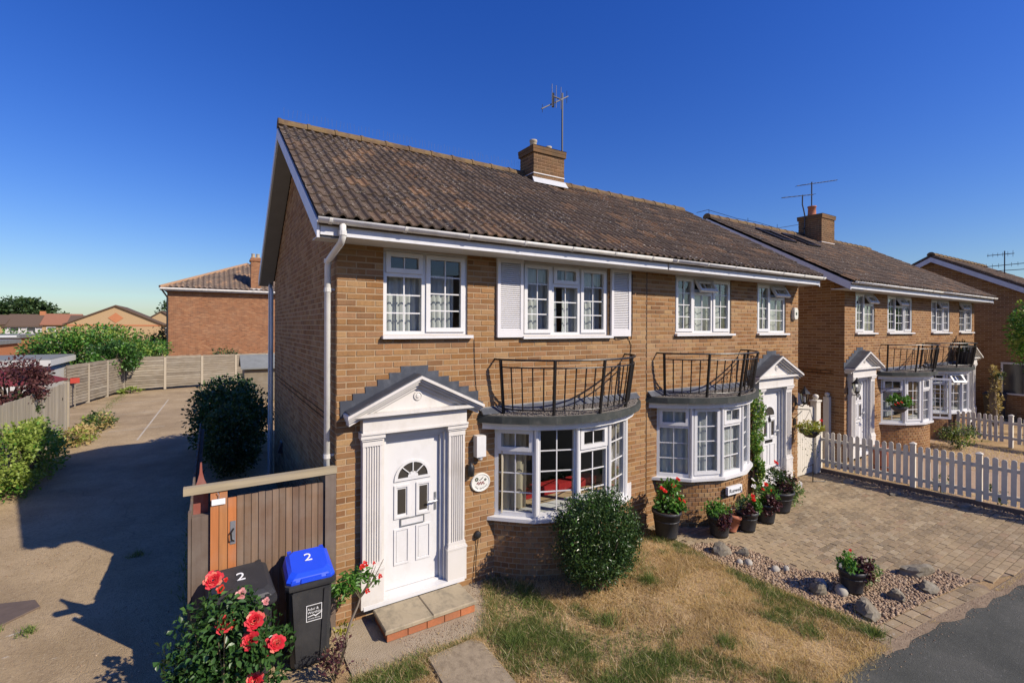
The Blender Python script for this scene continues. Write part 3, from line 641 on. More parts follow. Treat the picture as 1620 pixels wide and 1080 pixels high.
# ---------------------------------------------------------------- ground
E_ROAD = [(-2, -3.45), (4.2, -3.52), (5.07, -3.56), (6.58, -3.74), (7.6, -3.88), (8.7, -3.97), (12, -4.15), (60, -5.5)]
sheet('ground', [(-400, -60), (300, -60), (300, 420), (-400, 420)], -.02, M_earth)
sheet('road', E_ROAD + [(60, -14), (-2, -14)], -.006, M_asphalt)
sheet('driveway', [(-60, -12), (-2.004, -12), (-2.004, -3.44), (-.4, -3.46), (-.3, -.97), (-.04, -.6), (-.04, 26.8), (-4.2, 26.3), (-5.1, 26), (-6.3, 20.9), (-5.05, 14.3), (-5.7, 8), (-9, 5), (-60, 3)], -.008, M_conc)
sheet('path', [(-.036, -.6), (-.036, -.002), (1.95, -.002), (1.72, -.62), (1.44, -1.02), (.88, -1.05), (.47, -1.03), (-.03, -.985)], -.004, M_apron)
LAWN = [(1.95, -.02), (1.72, -.62), (1.44, -1.02), (.88, -1.05), (.47, -1.03), (-.03, -.985), (-.35, -1.1), (-.4, -3.45), (4.2, -3.5), (5.05, -3.54), (5.3, -3.4), (5.3, -3.06), (5.24, -2.76), (5.2, -2.2), (5.17, -1.76), (5.16, -1.3), (5.22, -.8), (5.2, -.02)]
sheet('lawn', LAWN, -.010, M_earth)
PAVE = [(5.24, -.02), (5.26, -.78), (5.84, -1.08), (5.97, -1.5), (5.96, -1.89), (6.02, -2.22), (6.36, -2.56), (6.85, -2.79), (7.39, -3.0), (7.66, -3.16), (7.74, -3.5), (7.74, -3.66), (8.7, -3.94), (12, -4.12), (16, -4.3), (16, -3.62), (11.72, -3.58), (11.36, .05), (11.4, .9), (10.3, .9), (10.3, -.02)]
pv = sheet('block_paving', PAVE, -.012, M_bed)
GRAV = [(5.27, -.82), (5.82, -1.1), (5.95, -1.5), (5.94, -1.89), (6.0, -2.24), (6.35, -2.58), (6.84, -2.81), (7.38, -3.02), (7.64, -3.17), (7.72, -3.5), (7.72, -3.62), (6.58, -3.47), (5.5, -3.36), (5.32, -3.36), (5.34, -3.06), (5.26, -2.76), (5.22, -2.2), (5.19, -1.76), (5.18, -1.3), (5.23, -.83)]
sheet('gravel_bed', GRAV, -.009, M_bed)
X = RNG.uniform(5.1, 7.8, 30000); Y = RNG.uniform(-3.7, -.7, 30000); ok = inpoly(GRAV, X, Y); X, Y = X[ok][:9000], Y[ok][:9000]
pebbles('shingle', np.stack([X, Y, RNG.uniform(-.006, .014, len(X))], 1), .017, M_pebble)
X = RNG.uniform(11.0, 11.8, 3000); Y = RNG.uniform(-3.9, .3, 3000); dd = X - (11.38 - (Y - .1) * .0972); ok = (dd < -.03) & (dd > -.32 - .1 * np.sin(Y * 3)) ; X, Y = X[ok], Y[ok]
pebbles('bark_mulch', np.stack([X, Y, RNG.uniform(-.002, .012, len(X))], 1), .016, M_pebble)
# block paving: 300 nearest visible blocks singly, the rest as one part
bw, bd = .205, .105; blocks = []
for r in range(-1, 48):
    y = .88 - r * bd
    for k in range(0, 56):
        x = 5.15 + k * bw + (bw / 2 if r % 2 else 0)
        blocks.append((x, y))
cx = np.array([b[0] for b in blocks]); cy = np.array([b[1] for b in blocks]); ok = inpoly(PAVE, cx, cy) & ((cx - 6.77) ** 2 + (cy - .978) ** 2 > 1.6 ** 2)
blocks = [(x, y) for (x, y), o in zip(blocks, ok) if o]; blocks.sort(key=lambda b: (Vector((*b, 0)) - CAM).length)
bmesh_ = MB(); h = .0; bmesh_.add([(-.0995, -.0495, -.02), (.0995, -.0495, -.02), (.0995, .0495, -.02), (-.0995, .0495, -.02), (-.096, -.046, 0), (.096, -.046, 0), (.096, .046, 0), (-.096, .046, 0)], [(4, 5, 6, 7), (0, 1, 5, 4), (1, 2, 6, 5), (2, 3, 7, 6), (3, 0, 4, 7)])
pme = bpy.data.meshes.new('paving_block'); pme.from_pydata(bmesh_.v, [], bmesh_.f); pme.materials.append(M_paver); rest = MB()
def put_block(x, y, i, rot=0., lim=300, par=pv):
    z = random.uniform(-.002, .003); rx, ry, rz = random.uniform(-.012, .012), random.uniform(-.01, .01), rot + random.uniform(-.012, .012)
    if i < lim: link('paving_block', pme, par, None, (x, y, z), (rx, ry, rz))
    else:
        M = Matrix.Translation((x, y, z)) @ Matrix.Rotation(rz, 4, 'Z') @ Matrix.Rotation(ry, 4, 'Y') @ Matrix.Rotation(rx, 4, 'X'); rest.add([M @ Vector(v) for v in bmesh_.v], bmesh_.f)
for i, (x, y) in enumerate(blocks): put_block(x, y, i)
rest.build('paving', M_paver, pv, kind='stuff')
# sett edging along the road
EDG = [(5.1, -3.43), (6.58, -3.585), (7.6, -3.74), (8.7, -3.86), (11.7, -4.02)]
edge = sheet('edging_strip', [(5.05, -3.36), (6.58, -3.475), (7.72, -3.63), (7.74, -3.75), (7.6, -3.86), (6.58, -3.72), (5.06, -3.55)], -.0135, M_bed)
for row, off in ((0, .05), (1, -.056)):
    d = 0.
    for (x0, y0), (x1, y1) in zip(EDG[:2], EDG[1:3]):
        L = math.hypot(x1 - x0, y1 - y0); a = math.atan2(y1 - y0, x1 - x0); k = int(L / .205)
        for j in range(k): 
            t = (j + .5) / k; put_block(x0 + (x1 - x0) * t - math.sin(a) * off, y0 + (y1 - y0) * t + math.cos(a) * off, 0, a, 300, edge)
# loose path slab at the bottom of the picture
def irregular_slab(name, poly, z0, z1, mat, parent=None):
    m = MB(); inner = [(x * .985 + sum(p[0] for p in poly) / len(poly) * .015, y * .985 + sum(p[1] for p in poly) / len(poly) * .015) for x, y in poly]
    return m.loft([[(x, y, z0) for x, y in poly], [(x, y, z1 - .008) for x, y in poly], [(x, y, z1) for x, y in inner]]).build(name, mat, parent)
tag(irregular_slab('paving_slab', [(.70, -1.08), (1.23, -1.06), (1.31, -1.16), (1.30, -2.0), (.66, -2.0)], -.03, .022, M_slab), 'square concrete slab sunk in the lawn in front of the doorstep', 'slab')
M_joint = simple('joint_filler', (.50, .44, .34), .95, .1, var=.3, scale=3)
# joints cut in the drive
for k, (a, b) in enumerate((((-3.2, 18.4), (-4.75, 18.1)), ((-4.1, 14.5), (-2.6, 14.7)), ((-2.95, 21.9), (-3.15, 12.6)), ((-3.2, 21.8), (-5.2, 21.4)))):
    d = Vector((b[0] - a[0], b[1] - a[1], 0)).normalized(); n = Vector((-d.y, d.x, 0)) * .024
    o = MB().add([(a[0] + n.x, a[1] + n.y, -.003), (b[0] + n.x, b[1] + n.y, -.003), (b[0] - n.x, b[1] - n.y, -.003), (a[0] - n.x, a[1] - n.y, -.003)], [(0, 1, 2, 3)]).build('drive_joint', M_joint); o['kind'] = 'structure'
t = tag(irregular_slab('manhole_cover', [(-3.32, 2.03), (-3.02, 2.33), (-3.12, 2.56), (-3.62, 2.72), (-3.85, 2.5)], -.02, .012, M_manhole), 'rusty brown cover plate lying in the sunlit drive', 'manhole cover')
# neighbours' front gardens to the right
sheet('garden_path', [(12.2, -.02), (12.0, -3.4), (18.2, -3.6), (18.7, -.1), (18.7, -.02)], -.0115, simple('pink_paving', (.40, .285, .19), .95, .1, var=.25, scale=7, bump=.5, bscale=30))

# ---------------------------------------------------------------- houses
ZE, YE = 4.655, -.52
def house(label, x0, x1, side, yr, zr, depth, wins, door_c, bay_c, bay_spec, singles=300, ridge_cut=(0, 0), far=False, chimney=None, steps=6, door_glass='fan', opened=None, overhang=.3):
    hs = thing('semi_detached_house', label, 'house', (x0, 0, 0), 'brick semi-detached houses in the row'); bm_ = M_brick if not far else M_brick_far
    T = FRONT; yb = 2 * yr - YE
    holes = [(w[0], w[1], w[2], w[3]) for w in wins] + [(door_c - .44, door_c + .44, -.1, 2.16), (bay_c - 1.2, bay_c + 1.2, .86, 2.1)]
    fw = grid_wall(MB(), T, x0, x1, -.05, 4.5, holes, -.25, .0).build('front_wall', M_mortar, hs)
    bh = holes[:-1] + [(bay_c - 1.2, bay_c + 1.2, -.1, 2.15), (door_c - .6, door_c + .6, -.1, 2.3)]
    lay_bricks(fw, T, 0, brick_list(x0, x1, -.01, 4.49, bh), bm_, singles)
    # gable end: left (facing -x) or right
    gx = x0 if side < 0 else x1; zg = lambda y: 4.52 + (min(y, 2 * yr - y) - 0) * (zr - 4.62) / (yr - YE) + .10
    poly = [(.25, -.05), (depth, -.05), (depth, 4.55), (yr, zg(yr)), (.25, zg(.25))]
    sw = MB().prism(poly, (lambda p, q, v: (gx - side * v, p, q)), 0, .25).build('gable_wall', M_mortar, hs)
    if side < 0:
        TS = lambda u, w, z: (gx - w, u, z)
        kk = (zr - 4.62) / (yr - YE); cl = lambda z: (-.003, depth) if z < 4.55 else ((z - 4.6) / kk, 2 * yr - (z - 4.6) / kk)
        lay_bricks(sw, TS, -math.pi / 2, brick_list(-.003, depth, -.01, zr - .1, [], cl), bm_, 0)
    px = x1 - .1 if side < 0 else x0
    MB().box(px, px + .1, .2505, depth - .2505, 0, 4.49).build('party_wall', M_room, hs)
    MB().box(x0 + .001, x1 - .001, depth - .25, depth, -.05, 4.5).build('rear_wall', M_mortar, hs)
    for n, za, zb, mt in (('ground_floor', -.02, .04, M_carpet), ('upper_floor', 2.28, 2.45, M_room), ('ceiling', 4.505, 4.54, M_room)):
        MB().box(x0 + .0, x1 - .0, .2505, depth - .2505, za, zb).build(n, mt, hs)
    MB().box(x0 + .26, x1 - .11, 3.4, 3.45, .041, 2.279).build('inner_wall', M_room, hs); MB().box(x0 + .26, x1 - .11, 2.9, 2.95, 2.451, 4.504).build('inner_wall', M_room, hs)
    for w in wins: w[4](hs, T, *w[:4])
    door_set(hs, door_c, .17, steps, door_glass)
    bay_set(hs, bay_c, bay_spec, 40 if singles else 0, bm_, opened)
    # roof
    xa = x0 - overhang if side < 0 else x0 + .002; xb = x1 - .002 if side < 0 else x1 + overhang - .02
    rf = MB().loft([[(x, YE + .04, ZE - .03), (x, yr, zr - .055), (x, yb, ZE - .03), (x, yb, ZE - .09), (x, yr, zr - .14), (x, YE + .04, ZE - .09)] for x in (xa + .012, xb - .004)]).build('roof', M_tile, hs)
    skip = (lambda x, y: chimney[0] - .02 < x < chimney[1] + .02 and y > chimney[2] - .3) if chimney else None
    tiled_slope(rf, xa, xb, YE, ZE, yr, zr, M_tile if not far else M_tile_far, skip, singles=300)
    ridge(rf, xa + ridge_cut[0], xb - ridge_cut[1], yr, zr + .02, M_ridge, 12)
    m = MB(); m.loft([[(x, yr, zr - .03), (x, yb - .02, ZE + .02), (x, yb - .02, ZE - .02), (x, yr, zr - .05)] for x in (xa, xb)]).build('rear_tiles', M_tile, rf)
    MB().box(xa + .03, xb, -.455, -.43, 4.47, 4.64, None).build('fascia', M_fascia, hs)
    MB().box(xa + .03, xb, -.4295, -.006, 4.47, 4.485).build('soffit', M_soffit, hs)
    g = MB(); y, z, r = -.515, 4.635, .055; prof = [(y + rr * math.cos(t), z + rr * math.sin(t)) for rr, ts in ((r, range(9)), (r - .006, range(8, -1, -1))) for t in [math.pi + math.pi * k / 8 for k in ts]]
    g.loft([[(x, p, q) for p, q in prof] for x in (xa - .01, xb + (.0 if side < 0 else .06))]); gt = g.build('gutter', M_gutter, hs, True)
    x = xa + .1
    while x < xb - .05:
        b_ = MB(); pr = [(y + rr * math.cos(t), z + rr * math.sin(t)) for rr, ts in ((r + .007, range(9)), (r + .0005, range(8, -1, -1))) for t in [math.pi + math.pi * k / 8 for k in ts]]
        b_.loft([[(xx, p, q) for p, q in pr] for xx in (x, x + .035)]).build('gutter_bracket', M_gutter, gt); x += .82
    v0, v1 = (xa - .006, xa + .022) if side < 0 else (xb - .022, xb + .006)
    verge(hs, v0, v1, -.46, ZE - .02, yr, zr - .05, yb - .05, ZE - .02, .015, .20, 'bargeboard', M_fascia)
    s0, s1 = (xa + .023, gx - .006) if side < 0 else (gx + .006, xb - .023)
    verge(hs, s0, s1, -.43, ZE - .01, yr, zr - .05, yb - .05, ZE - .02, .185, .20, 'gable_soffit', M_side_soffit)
    return hs, rf
def W3(spec, xs, cur=None):
    def f(hs, T, x0, x1, z0, z1):
        window(hs, T, x0, x1, z0, z1, lights_for([x0, *xs, x1], z0, z1, spec))
        if cur: cur(T, x0, x1, z0, z1)
    return f
def nets(label, frac=.86, gap=None, mat=None, folds=9, sides=('left half of the ', 'right half of the ', 'far strip of the ')):
    def f(T, a, b, c, d):
        top = c + (d - c) * frac
        if gap: 
            for (p, q), sd in zip(gap, sides): curtain(T, a + (b - a) * p, a + (b - a) * q, c + .03, top, mat or M_net, sd + label, folds=folds)
        else: curtain(T, a + .03, b - .03, c + .03, top, mat or M_net, label, folds=folds)
    return f
WZ0, WZ1 = 3.392, 4.465
winsA = [(.545, 1.70, WZ0, WZ1, W3('TC', [1.086], nets('short white net in the window above the door by the bins', .74, [(.03, .47), (.50, .88)], folds=6))),
         (2.598, 4.294, WZ0 - .02, WZ1, W3('CTC', [3.157, 3.695], nets('parted white net in the window between louvred shutters', .95, [(.03, .44), (.5, .97)], folds=7)))]
hA, roofA = house('nearest brick house with louvred shutters and lower end gable in shade', 0, 5.21, -1, 3.2, 6.93, 6.4, winsA, .95, 3.43, 'TFTFT', 300, chimney=(4.68, 5.21, 2.75))
winsB = [(5.964, 7.681, WZ0, WZ1, W3('CVC', [6.515, 7.087], nets('full white net in the three-light window with its middle vent open', .8))),
         (8.604, 9.746, WZ0, WZ1, W3('CV', [9.12], nets('full white net in the two-light window beside the alarm box', .8, folds=7)))]
hB, roofB = house('second brick house of the near pair with red geraniums and an alarm box', 5.21, 10.28, 1, 3.2, 6.87, 6.4, winsB, 9.15, 6.77, 'TCTFT', 300, ridge_cut=(0, .08), door_glass='arch', chimney=(5.21, 5.56, 2.75), overhang=.03)
winsC = [(13.17, 14.35, WZ0, WZ1, W3('CV', [13.74], nets('dull net in the two-light window nearest the gap between the pairs', .75, mat=M_net_far))), (15.18, 16.97, WZ0, WZ1, W3('CVC', [15.8, 16.4], nets('dark red drapes in the three-light window of the farther pair', .95, [(.02, .14), (.86, .98)], M_redcloth, 3)))]
hC, roofC = house('third brick house in the row with an open bow casement and flowering basket', 12.57, 17.70, -1, 3.5, 6.96, 7.0, winsC, 13.42, 16.05, 'TCTOT', 300, far=True, opened=3, overhang=.785)
winsD = [(18.55, 20.24, WZ0, WZ1, W3('CVC', [19.1, 19.65], nets('pale net in the last three-light window down the row', .7, mat=M_net_far))), (21.2, 22.6, WZ0, WZ1, W3('VC', [21.9], nets('pale net in the last two-light window down the row', .7, mat=M_net_far)))]
hD, roofD = house('farthest terrace-row house whose doorway hides behind a bow window', 17.70, 22.83, 1, 3.5, 6.96, 7.0, winsD, 21.95, 19.35, 'TVTFT', 0, far=True)

# bay curtains, sofa
for (a, b, mt, lb, tie) in ((2.2, 2.62, M_cream_curtain, 'cream curtain drawn back at the door side of the near bow window', .3), (4.3, 4.68, M_cream_curtain, 'cream curtain drawn back at the far side of the near bow window', -.3)):
    curtain(FRONT, a, b, .9, 2.1, mt, lb, w=.06 if a < 3 else .06, amp=.03, folds=4)
for k in range(5):
    r = 1.5; a0, a1 = R(-53 + 21.2 * k), R(-53 + 21.2 * (k + 1)); cyb = 1.625 * math.cos(R(53)); p, q = [(6.77 + r * math.sin(a), -(r * math.cos(a) - cyb), 0) for a in (a0, a1)]
    u = (Vector(q) - Vector(p)); L = u.length; u /= L; T = TF(p, u, Vector((u.y, -u.x, 0)))
    curtain(T, .02, L - .02, .9, 2.0, M_net, ['door-left end', 'second', 'middle', 'fourth', 'doorway end'][k] + ' white net panel of the bow window above the patio pots', w=.02, folds=4)
for cx_, lb in ((16.05, 'lace panel inside the bow window behind the flowering basket'), (19.35, 'lace panel inside the farthest bow window')): curtain(FRONT, cx_ - 1.1, cx_ - .1, .95, 1.9, M_net_far, lb, w=-.1, folds=8)
so = thing('sofa', 'red sofa seen through the near bow window', 'sofa', (3.5, .7, 0))
m = MB(); m.box(2.7, 4.3, .5, 1.2, .08, .48).build('seat', M_redcloth, so); MB().box(2.7, 4.3, .28, .5, .08, .98).build('backrest', M_redcloth, so)
for x in (2.55, 4.3): MB().box(x, x + .15, .3, 1.2, .08, .68).build('armrest', M_redcloth, so)

# shutters on house A
def shutter(x0, x1):
    z0, z1 = 3.352, 4.468; sh = grid_wall(MB(), FRONT, x0, x1, z0, z1, [(x0 + .05, x1 - .05, z0 + .11, z1 - .06)], .008, .05).build('shutter', M_shutter, hA)
    MB().box(x0 + .05, x1 - .05, .010, .014, z0 + .11, z1 - .06, FRONT).build('back_board', M_shutter, sh); n = 33; h = (z1 - z0 - .17) / n
    for k in range(n):
        z = z0 + .11 + k * h; MB().prism([(.018, z + h * .9), (.024, z + h), (.046, z + .008), (.042, z)], lambda p, q, v: (v, -p, q), x0 + .0505, x1 - .0505).build('slat', M_shutter, sh)
shutter(2.15, 2.585); shutter(4.33, 4.776)

# downpipes of house A
dp = MB().tube([(-.055, -.515, 4.60), (-.055, -.515, 4.45), (-.06, -.46, 4.40), (-.085, .06, 4.27), (-.085, .10, 4.20), (-.085, .10, .02)], .036, 10).build('downpipe', M_gutter, hA, True)
for z in (4.47, 4.24, 3.9, 1.95): MB().lathe([(.043, 0), (.043, .05)], (-.055 if z > 4.4 else -.085, -.515 if z > 4.4 else .10, z), 10).build('pipe_collar', M_gutter, dp)
for z in (3.92, 1.97): MB().box(-.05, -.002, .09, .11, z, z + .025).build('pipe_bracket', M_gutter, dp)
MB().tube([(-.07, 6.8, 4.5), (-.06, 6.5, 4.3), (-.06, 6.42, 0)], .034, 8).build('downpipe', M_gutter, hA, True)
MB().tube([(-.1, 6.62, 4.45), (-.1, 6.62, 0)], .02, 6).build('overflow_pipe', M_white, hA)
MB().loft([[(-.006, 4.9, .9), (-.006, 5.15, .9), (-.006, 5.15, 1.13), (-.006, 4.9, 1.13)], [(-.09, 4.92, .92), (-.09, 5.13, .92), (-.03, 5.13, 1.12), (-.03, 4.92, 1.12)]]).build('vent_cowl', M_blackplastic, hA)
MB().box(5.200, 5.216, -.007, -.0015, .0, 4.47).build('movement_joint', M_iron, hA)
def cable(pts, r=.006): MB().tube(pts, r, 5).build('cable', M_blackplastic, hA)
cable([(4.36, -.012, 3.34), (4.5, -.03, 3.31), (4.74, -.014, 3.33), (4.82, -.014, 3.2), (4.79, -.012, 2.95), (4.83, -.012, 2.6), (4.80, -.01, 2.4)]); cable([(4.84, -.012, 4.4), (4.845, -.012, 3.45), (4.82, -.012, 3.3)])
cable([(1.80, -.012, 3.33), (1.81, -.012, 3.0), (1.83, -.012, 2.7), (1.87, -.012, 2.45), (1.9, -.012, 2.3)], .004)

# chimneys and aerials
def chimney(house_, x0, x1, y0, y1, zt, zlo, pots, band=True, crown_mat=None):
    ch = MB().box(x0, x1, y0, y1, zlo, zt).build('chimney', M_mortar_dark, house_)
    for T, ln, rot in ((lambda u, w, z: (x0 + u, y0 - w, z), x1 - x0, 0), (lambda u, w, z: (x0 - w, y0 + u, z), y1 - y0, -math.pi / 2)): lay_bricks(ch, T, rot, brick_list(-.004, ln + .004, zlo + .003, zt, []), M_brick_old, 60)
    for k, e in enumerate((.035, .04)):
        z = zt + k * .075; MB().box(x0 - e, x1 + e, y0 - e, y1 + e, z, z + .072).build('chimney_course', M_brick_old, ch)
    MB().loft([[(x0 - .05, y0 - .05, zt + .147), (x1 + .05, y0 - .05, zt + .147), (x1 + .05, y1 + .05, zt + .147), (x0 - .05, y1 + .05, zt + .147)], [(x0 + .08, y0 + .08, zt + .175), (x1 - .08, y0 + .08, zt + .175), (x1 - .08, y1 - .08, zt + .175), (x0 + .08, y1 - .08, zt + .175)]]).build('flaunching', M_concpost, ch)
    for (x, y, r, h, mt) in pots: MB().lathe([(r * 1.1, 0), (r * 1.1, .03), (r, .05), (r * .92, h - .05), (r * 1.08, h - .04), (r * 1.08, h), (r * .8, h), (r * .75, h - .1)], (x, y, zt + .16), 14).build('chimney_pot', mt, ch, True)
    if band: MB().box(x0 - .012, x1 + .012, y0 - .012, y1 + .012, zlo + .42, zlo + .435).build('strap', M_print, ch)
    return ch
chA = chimney(hA, 4.70, 5.54, 2.75, 3.28, 7.33, 6.45, [(4.86, 3.0, .08, .2, M_concpost), (5.3, 3.02, .07, .15, M_concpost)])
def apron(chm, x0, x1, y0, z): MB().loft([[(x0 - .015, y0 - .014, z - .03), (x1 + .015, y0 - .014, z - .03), (x1 + .015, y0 - .004, z + .10), (x0 - .015, y0 - .004, z + .10)], [(x0 - .03, y0 - .10, z - .045), (x1 + .03, y0 - .10, z - .045), (x1 + .03, y0 - .09, z - .03), (x0 - .03, y0 - .09, z - .03)]]).build('lead_apron', simple('pale_lead', (.52, .53, .53), .6, .4, var=.15), chm)
apron(chA, 4.68, 5.56, 2.75, 6.69)
chC = chimney(hC, 17.35, 18.3, 2.75, 3.55, 7.5, 6.2, [(17.6, 3.2, .14, .36, M_terracotta)]); apron(chC, 17.35, 18.3, 2.75, 6.42)
def aerial(label, x, y, z0, z1, booms, crank=None, par=None, mt=None):
    M_a = mt or M_dull
    t = thing('tv_aerial', label, 'tv aerial', (x, y, z0), 'roof aerials')
    MB().tube([(x, y, z0), (x, y, z1)] if not crank else crank, .022, 6).build('mast', M_a, t)
    for (c, d, L, n, el) in booms:
        c = Vector(c); d = Vector(d).normalized(); b = MB().tube([c - d * L * .35, c + d * L * .65], .016, 5).build('boom', M_a, t)
        up = Vector((0, 0, 1)); ax = up if el == 'v' else d.cross(up).normalized()
        for k in range(n):
            p = c + d * L * (-.3 + .92 * k / max(1, n - 1)); e = .11 * (1.3 if k == 0 else 1 - .3 * k / n); MB().tube([p - ax * e, p + ax * e], .007, 4).build('element', M_a, b)
    for dz in (0.08, .3): MB().box(x - .045, x + .045, y - .03, y + .03, z0 + dz, z0 + dz + .04).build('clamp', M_iron, t)
    return t
ta = aerial('aerial mast strapped to the near chimney with one drooping boom', 5.72, 3.05, 6.95, 9.0, [((5.62, 3.05, 8.80), (-1, .1, -.62), .85, 2, 'v')], mt=M_dull)
b = MB().tube([(5.72, 3.05, 8.84), (5.42, 3.02, 8.84)], .018, 5).build('bracket', M_iron, ta)
for x in (5.66, 5.52, 5.40): MB().tube([(x, 3.03, 8.6), (x, 3.03, 9.12)], .009, 5).build('element', M_alu, b)
MB().lathe([(.03, -.2), (.035, 0), (.03, .12)], (5.44, 3.04, 8.8), 8).build('balun_box', M_iron, ta)
MB().bar((5.56, 3.05, 7.2), (5.72, 3.05, 7.2), .03, .03).build('bracket', M_iron, ta)
aerial('tall aerial rising behind the terracotta pot with a long raised boom', 18.0, 3.4, 7.5, 9.05, [((18.0, 3.4, 8.98), (.92, .0, .22), 3.1, 12, 'h')])
aerial('cranked aerial on the left of the terracotta-pot chimney', 17.22, 3.3, 6.85, 8.45, [((17.15, 3.3, 8.38), (-.97, 0, -.2), 2.2, 7, 'h')], [(17.28, 3.3, 6.85), (17.3, 3.3, 7.65), (17.22, 3.3, 7.85), (17.12, 3.3, 8.05), (17.13, 3.3, 8.4)])
# bird spikes and wires on the ridge
sp = MB()
for k in range(74): x = -.2 + k * .066; sp.tube([(x, 3.2, 7.08), (x + random.uniform(-.02, .02), 3.2 + random.uniform(-.03, .03), 7.22 + random.uniform(-.02, .02))], .0016, 3, False)
o = sp.build('bird_spikes', M_alu, roofA, kind='stuff')
MB().tube([(11.3, 3.5, 7.02), (11.85, 3.5, 7.18), (13.4, 3.5, 7.10), (14.6, 3.5, 7.12), (15.8, 3.5, 7.06), (17.2, 3.3, 7.35)], .008, 4).build('bird_wire', M_iron, roofC)
for x in (11.9, 14.0, 15.8): MB().tube([(x, 3.5, 6.95), (x, 3.5, 7.2)], .008, 4).build('wire_post', M_iron, roofC)
al = math.atan2(6.96 - ZE, 3.5 - YE)
for x, s in ((13.3, 2.9), (14.8, 2.9)):
    TT = lambda u, w, q: (x + u, YE + math.cos(al) * (s + w) - math.sin(al) * q, ZE + math.sin(al) * (s + w) + math.cos(al) * q)
    sk = MB(); grid_wall(sk, lambda u, w, z: TT(u, z, w), 0, .8, 0, 1.0, [(.07, .73, .07, .93)], .02, .10); sk = sk.build('skylight', M_iron, roofC); MB().box(.06, .74, .06, .94, .05, .06, TT).build('pane', M_glass_door, sk)
# ---------------------------------------------------------------- doorstep
t = thing('doorstep', 'concrete-topped doorstep on orange bricks under the near white door', 'doorstep', (.96, -.36, 0))
st = MB().box(.43, 1.50, -.585, -.136, -.03, .098).build('step_core', M_mortar_dark, t)
for r in range(1):
    z0, z1 = .004, .086
    xs = [.42, .655, .665, .885, .895, 1.105, 1.115, 1.315, 1.325, 1.51]
    for a, b in zip(xs[::2], xs[1::2]): MB().box(a, b, -.605 + random.uniform(-.002, .002), -.5, z0, z1).build('brick', M_brick_step, t)
    ys = [-.492, -.3, -.29, -.14]
    for a, b in zip(ys[::2], ys[1::2]):
        for x in (.42, 1.45): MB().box(x, x + .06, a, b, z0, z1).build('brick', M_brick_step, t)
def bev_slab(a, b, c, d, z0, z1, nm, mat, par): MB().loft([[(a, c, z0), (b, c, z0), (b, d, z0), (a, d, z0)], [(a, c, z1 - .01), (b, c, z1 - .01), (b, d, z1 - .01), (a, d, z1 - .01)], [(a + .01, c + .01, z1), (b - .01, c + .01, z1), (b - .01, d - .01, z1), (a + .01, d - .01, z1)]]).build(nm, mat, par)
bev_slab(.395, .955, -.625, -.138, .1, .142, 'step_slab', M_step, t); bev_slab(.961, 1.53, -.62, -.138, .1, .14, 'step_slab', M_step, t)

# ---------------------------------------------------------------- fittings on the walls
def text(name, s, size, mat, parent, M, ext=.0015, align='CENTER'):
    cu = bpy.data.curves.new(name, 'FONT'); cu.body = s; cu.size = size; cu.extrude = ext; cu.align_x = align; cu.align_y = 'CENTER'; cu.materials.append(mat); cu.resolution_u = 3
    tmp = bpy.data.objects.new(name, cu); COL.objects.link(tmp); dg = bpy.context.evaluated_depsgraph_get(); me = bpy.data.meshes.new_from_object(tmp.evaluated_get(dg)); bpy.data.objects.remove(tmp)
    me.transform(M); me.name = name
    if not me.materials: me.materials.append(mat)
    return link(name, me, parent)
FACE = lambda x, y, z, rz=0, tilt=90: Matrix.Translation((x, y, z)) @ Matrix.Rotation(rz, 4, 'Z') @ Matrix.Rotation(R(tilt), 4, 'X')
t = thing('security_light', 'white box floodlight with round sensor between the near door and bow window', 'light', (1.86, -.02, 1.85))
MB().box(1.80, 1.93, -.11, -.002, 1.73, 2.02).build('housing', M_cream, t); MB().box(1.795, 1.935, -.118, -.095, 1.735, 2.015).build('lens_cover', M_white, t)
MB().lathe([(.0, -.05), (.03, -.045), (.036, -.02), (.034, 0)], (1.875, -.06, 1.728), 12).build('sensor', M_white, t, True)
t = thing('wall_lamp', 'small black wall lamp right of the near door pilaster', 'lamp', (1.735, -.02, 1.6))
MB().lathe([(.03, -.1), (.045, -.09), (.05, .03), (.03, .06), (.012, .09)], (1.735, -.06, 1.58), 10).build('lamp_body', M_blackplastic, t, True); MB().box(1.715, 1.755, -.03, -.001, 1.53, 1.62).build('bracket', M_blackplastic, t)
t = thing('house_plaque', 'oval white ceramic plaque with painted leaves and lettering beside the near door', 'plaque', (1.905, -.02, 1.36))
el = lambda a, b, n=28: [(1.905 + a * math.cos(2 * math.pi * k / n), 1.36 + b * math.sin(2 * math.pi * k / n)) for k in range(n)]
MB().loft([[(x, y_, z) for x, z in el(a, b)] for a, b, y_ in ((.15, .128, -.002), (.15, .128, -.024), (.142, .12, -.034), (.130, .108, -.032), (.126, .104, -.026))]).build('plate', M_tileface, t)
def pic(nm, mat, pts): MB().prism(pts, lambda p, q, v: (1.905 + p, -v, 1.36 + q), .0262, .0285).build(nm, mat, t)
M_dkgreen = simple('painted_green', (.05, .07, .04), .5); M_dkpink = simple('painted_pink', (.30, .13, .12), .5); M_ink = simple('black_ink', (.03, .03, .03), .5)
for k in range(7): a = k * .9; cx0, cz0 = -.065 + .018 * math.cos(a), .05 + .02 * math.sin(a); pic('painted_leaf', M_dkgreen, [(cx0 + .016 * math.cos(a + b), cz0 + .009 * math.sin(a + b)) for b in (0, 1.57, 3.14, 4.71)])
pic('painted_bird', M_ink, [(-.035, .032), (-.005, .042), (.02, .062), (.045, .078), (.03, .058), (.01, .04), (-.012, .03)])
for k in range(9): cx0, cz0 = -.055 + .013 * k, -.008 + .014 * math.sin(k * 2.1); pic('painted_flower', M_dkpink, [(cx0 + .012 * math.cos(b), cz0 + .012 * math.sin(b)) for b in (0, .9, 1.8, 2.7, 3.6, 4.5, 5.4)])
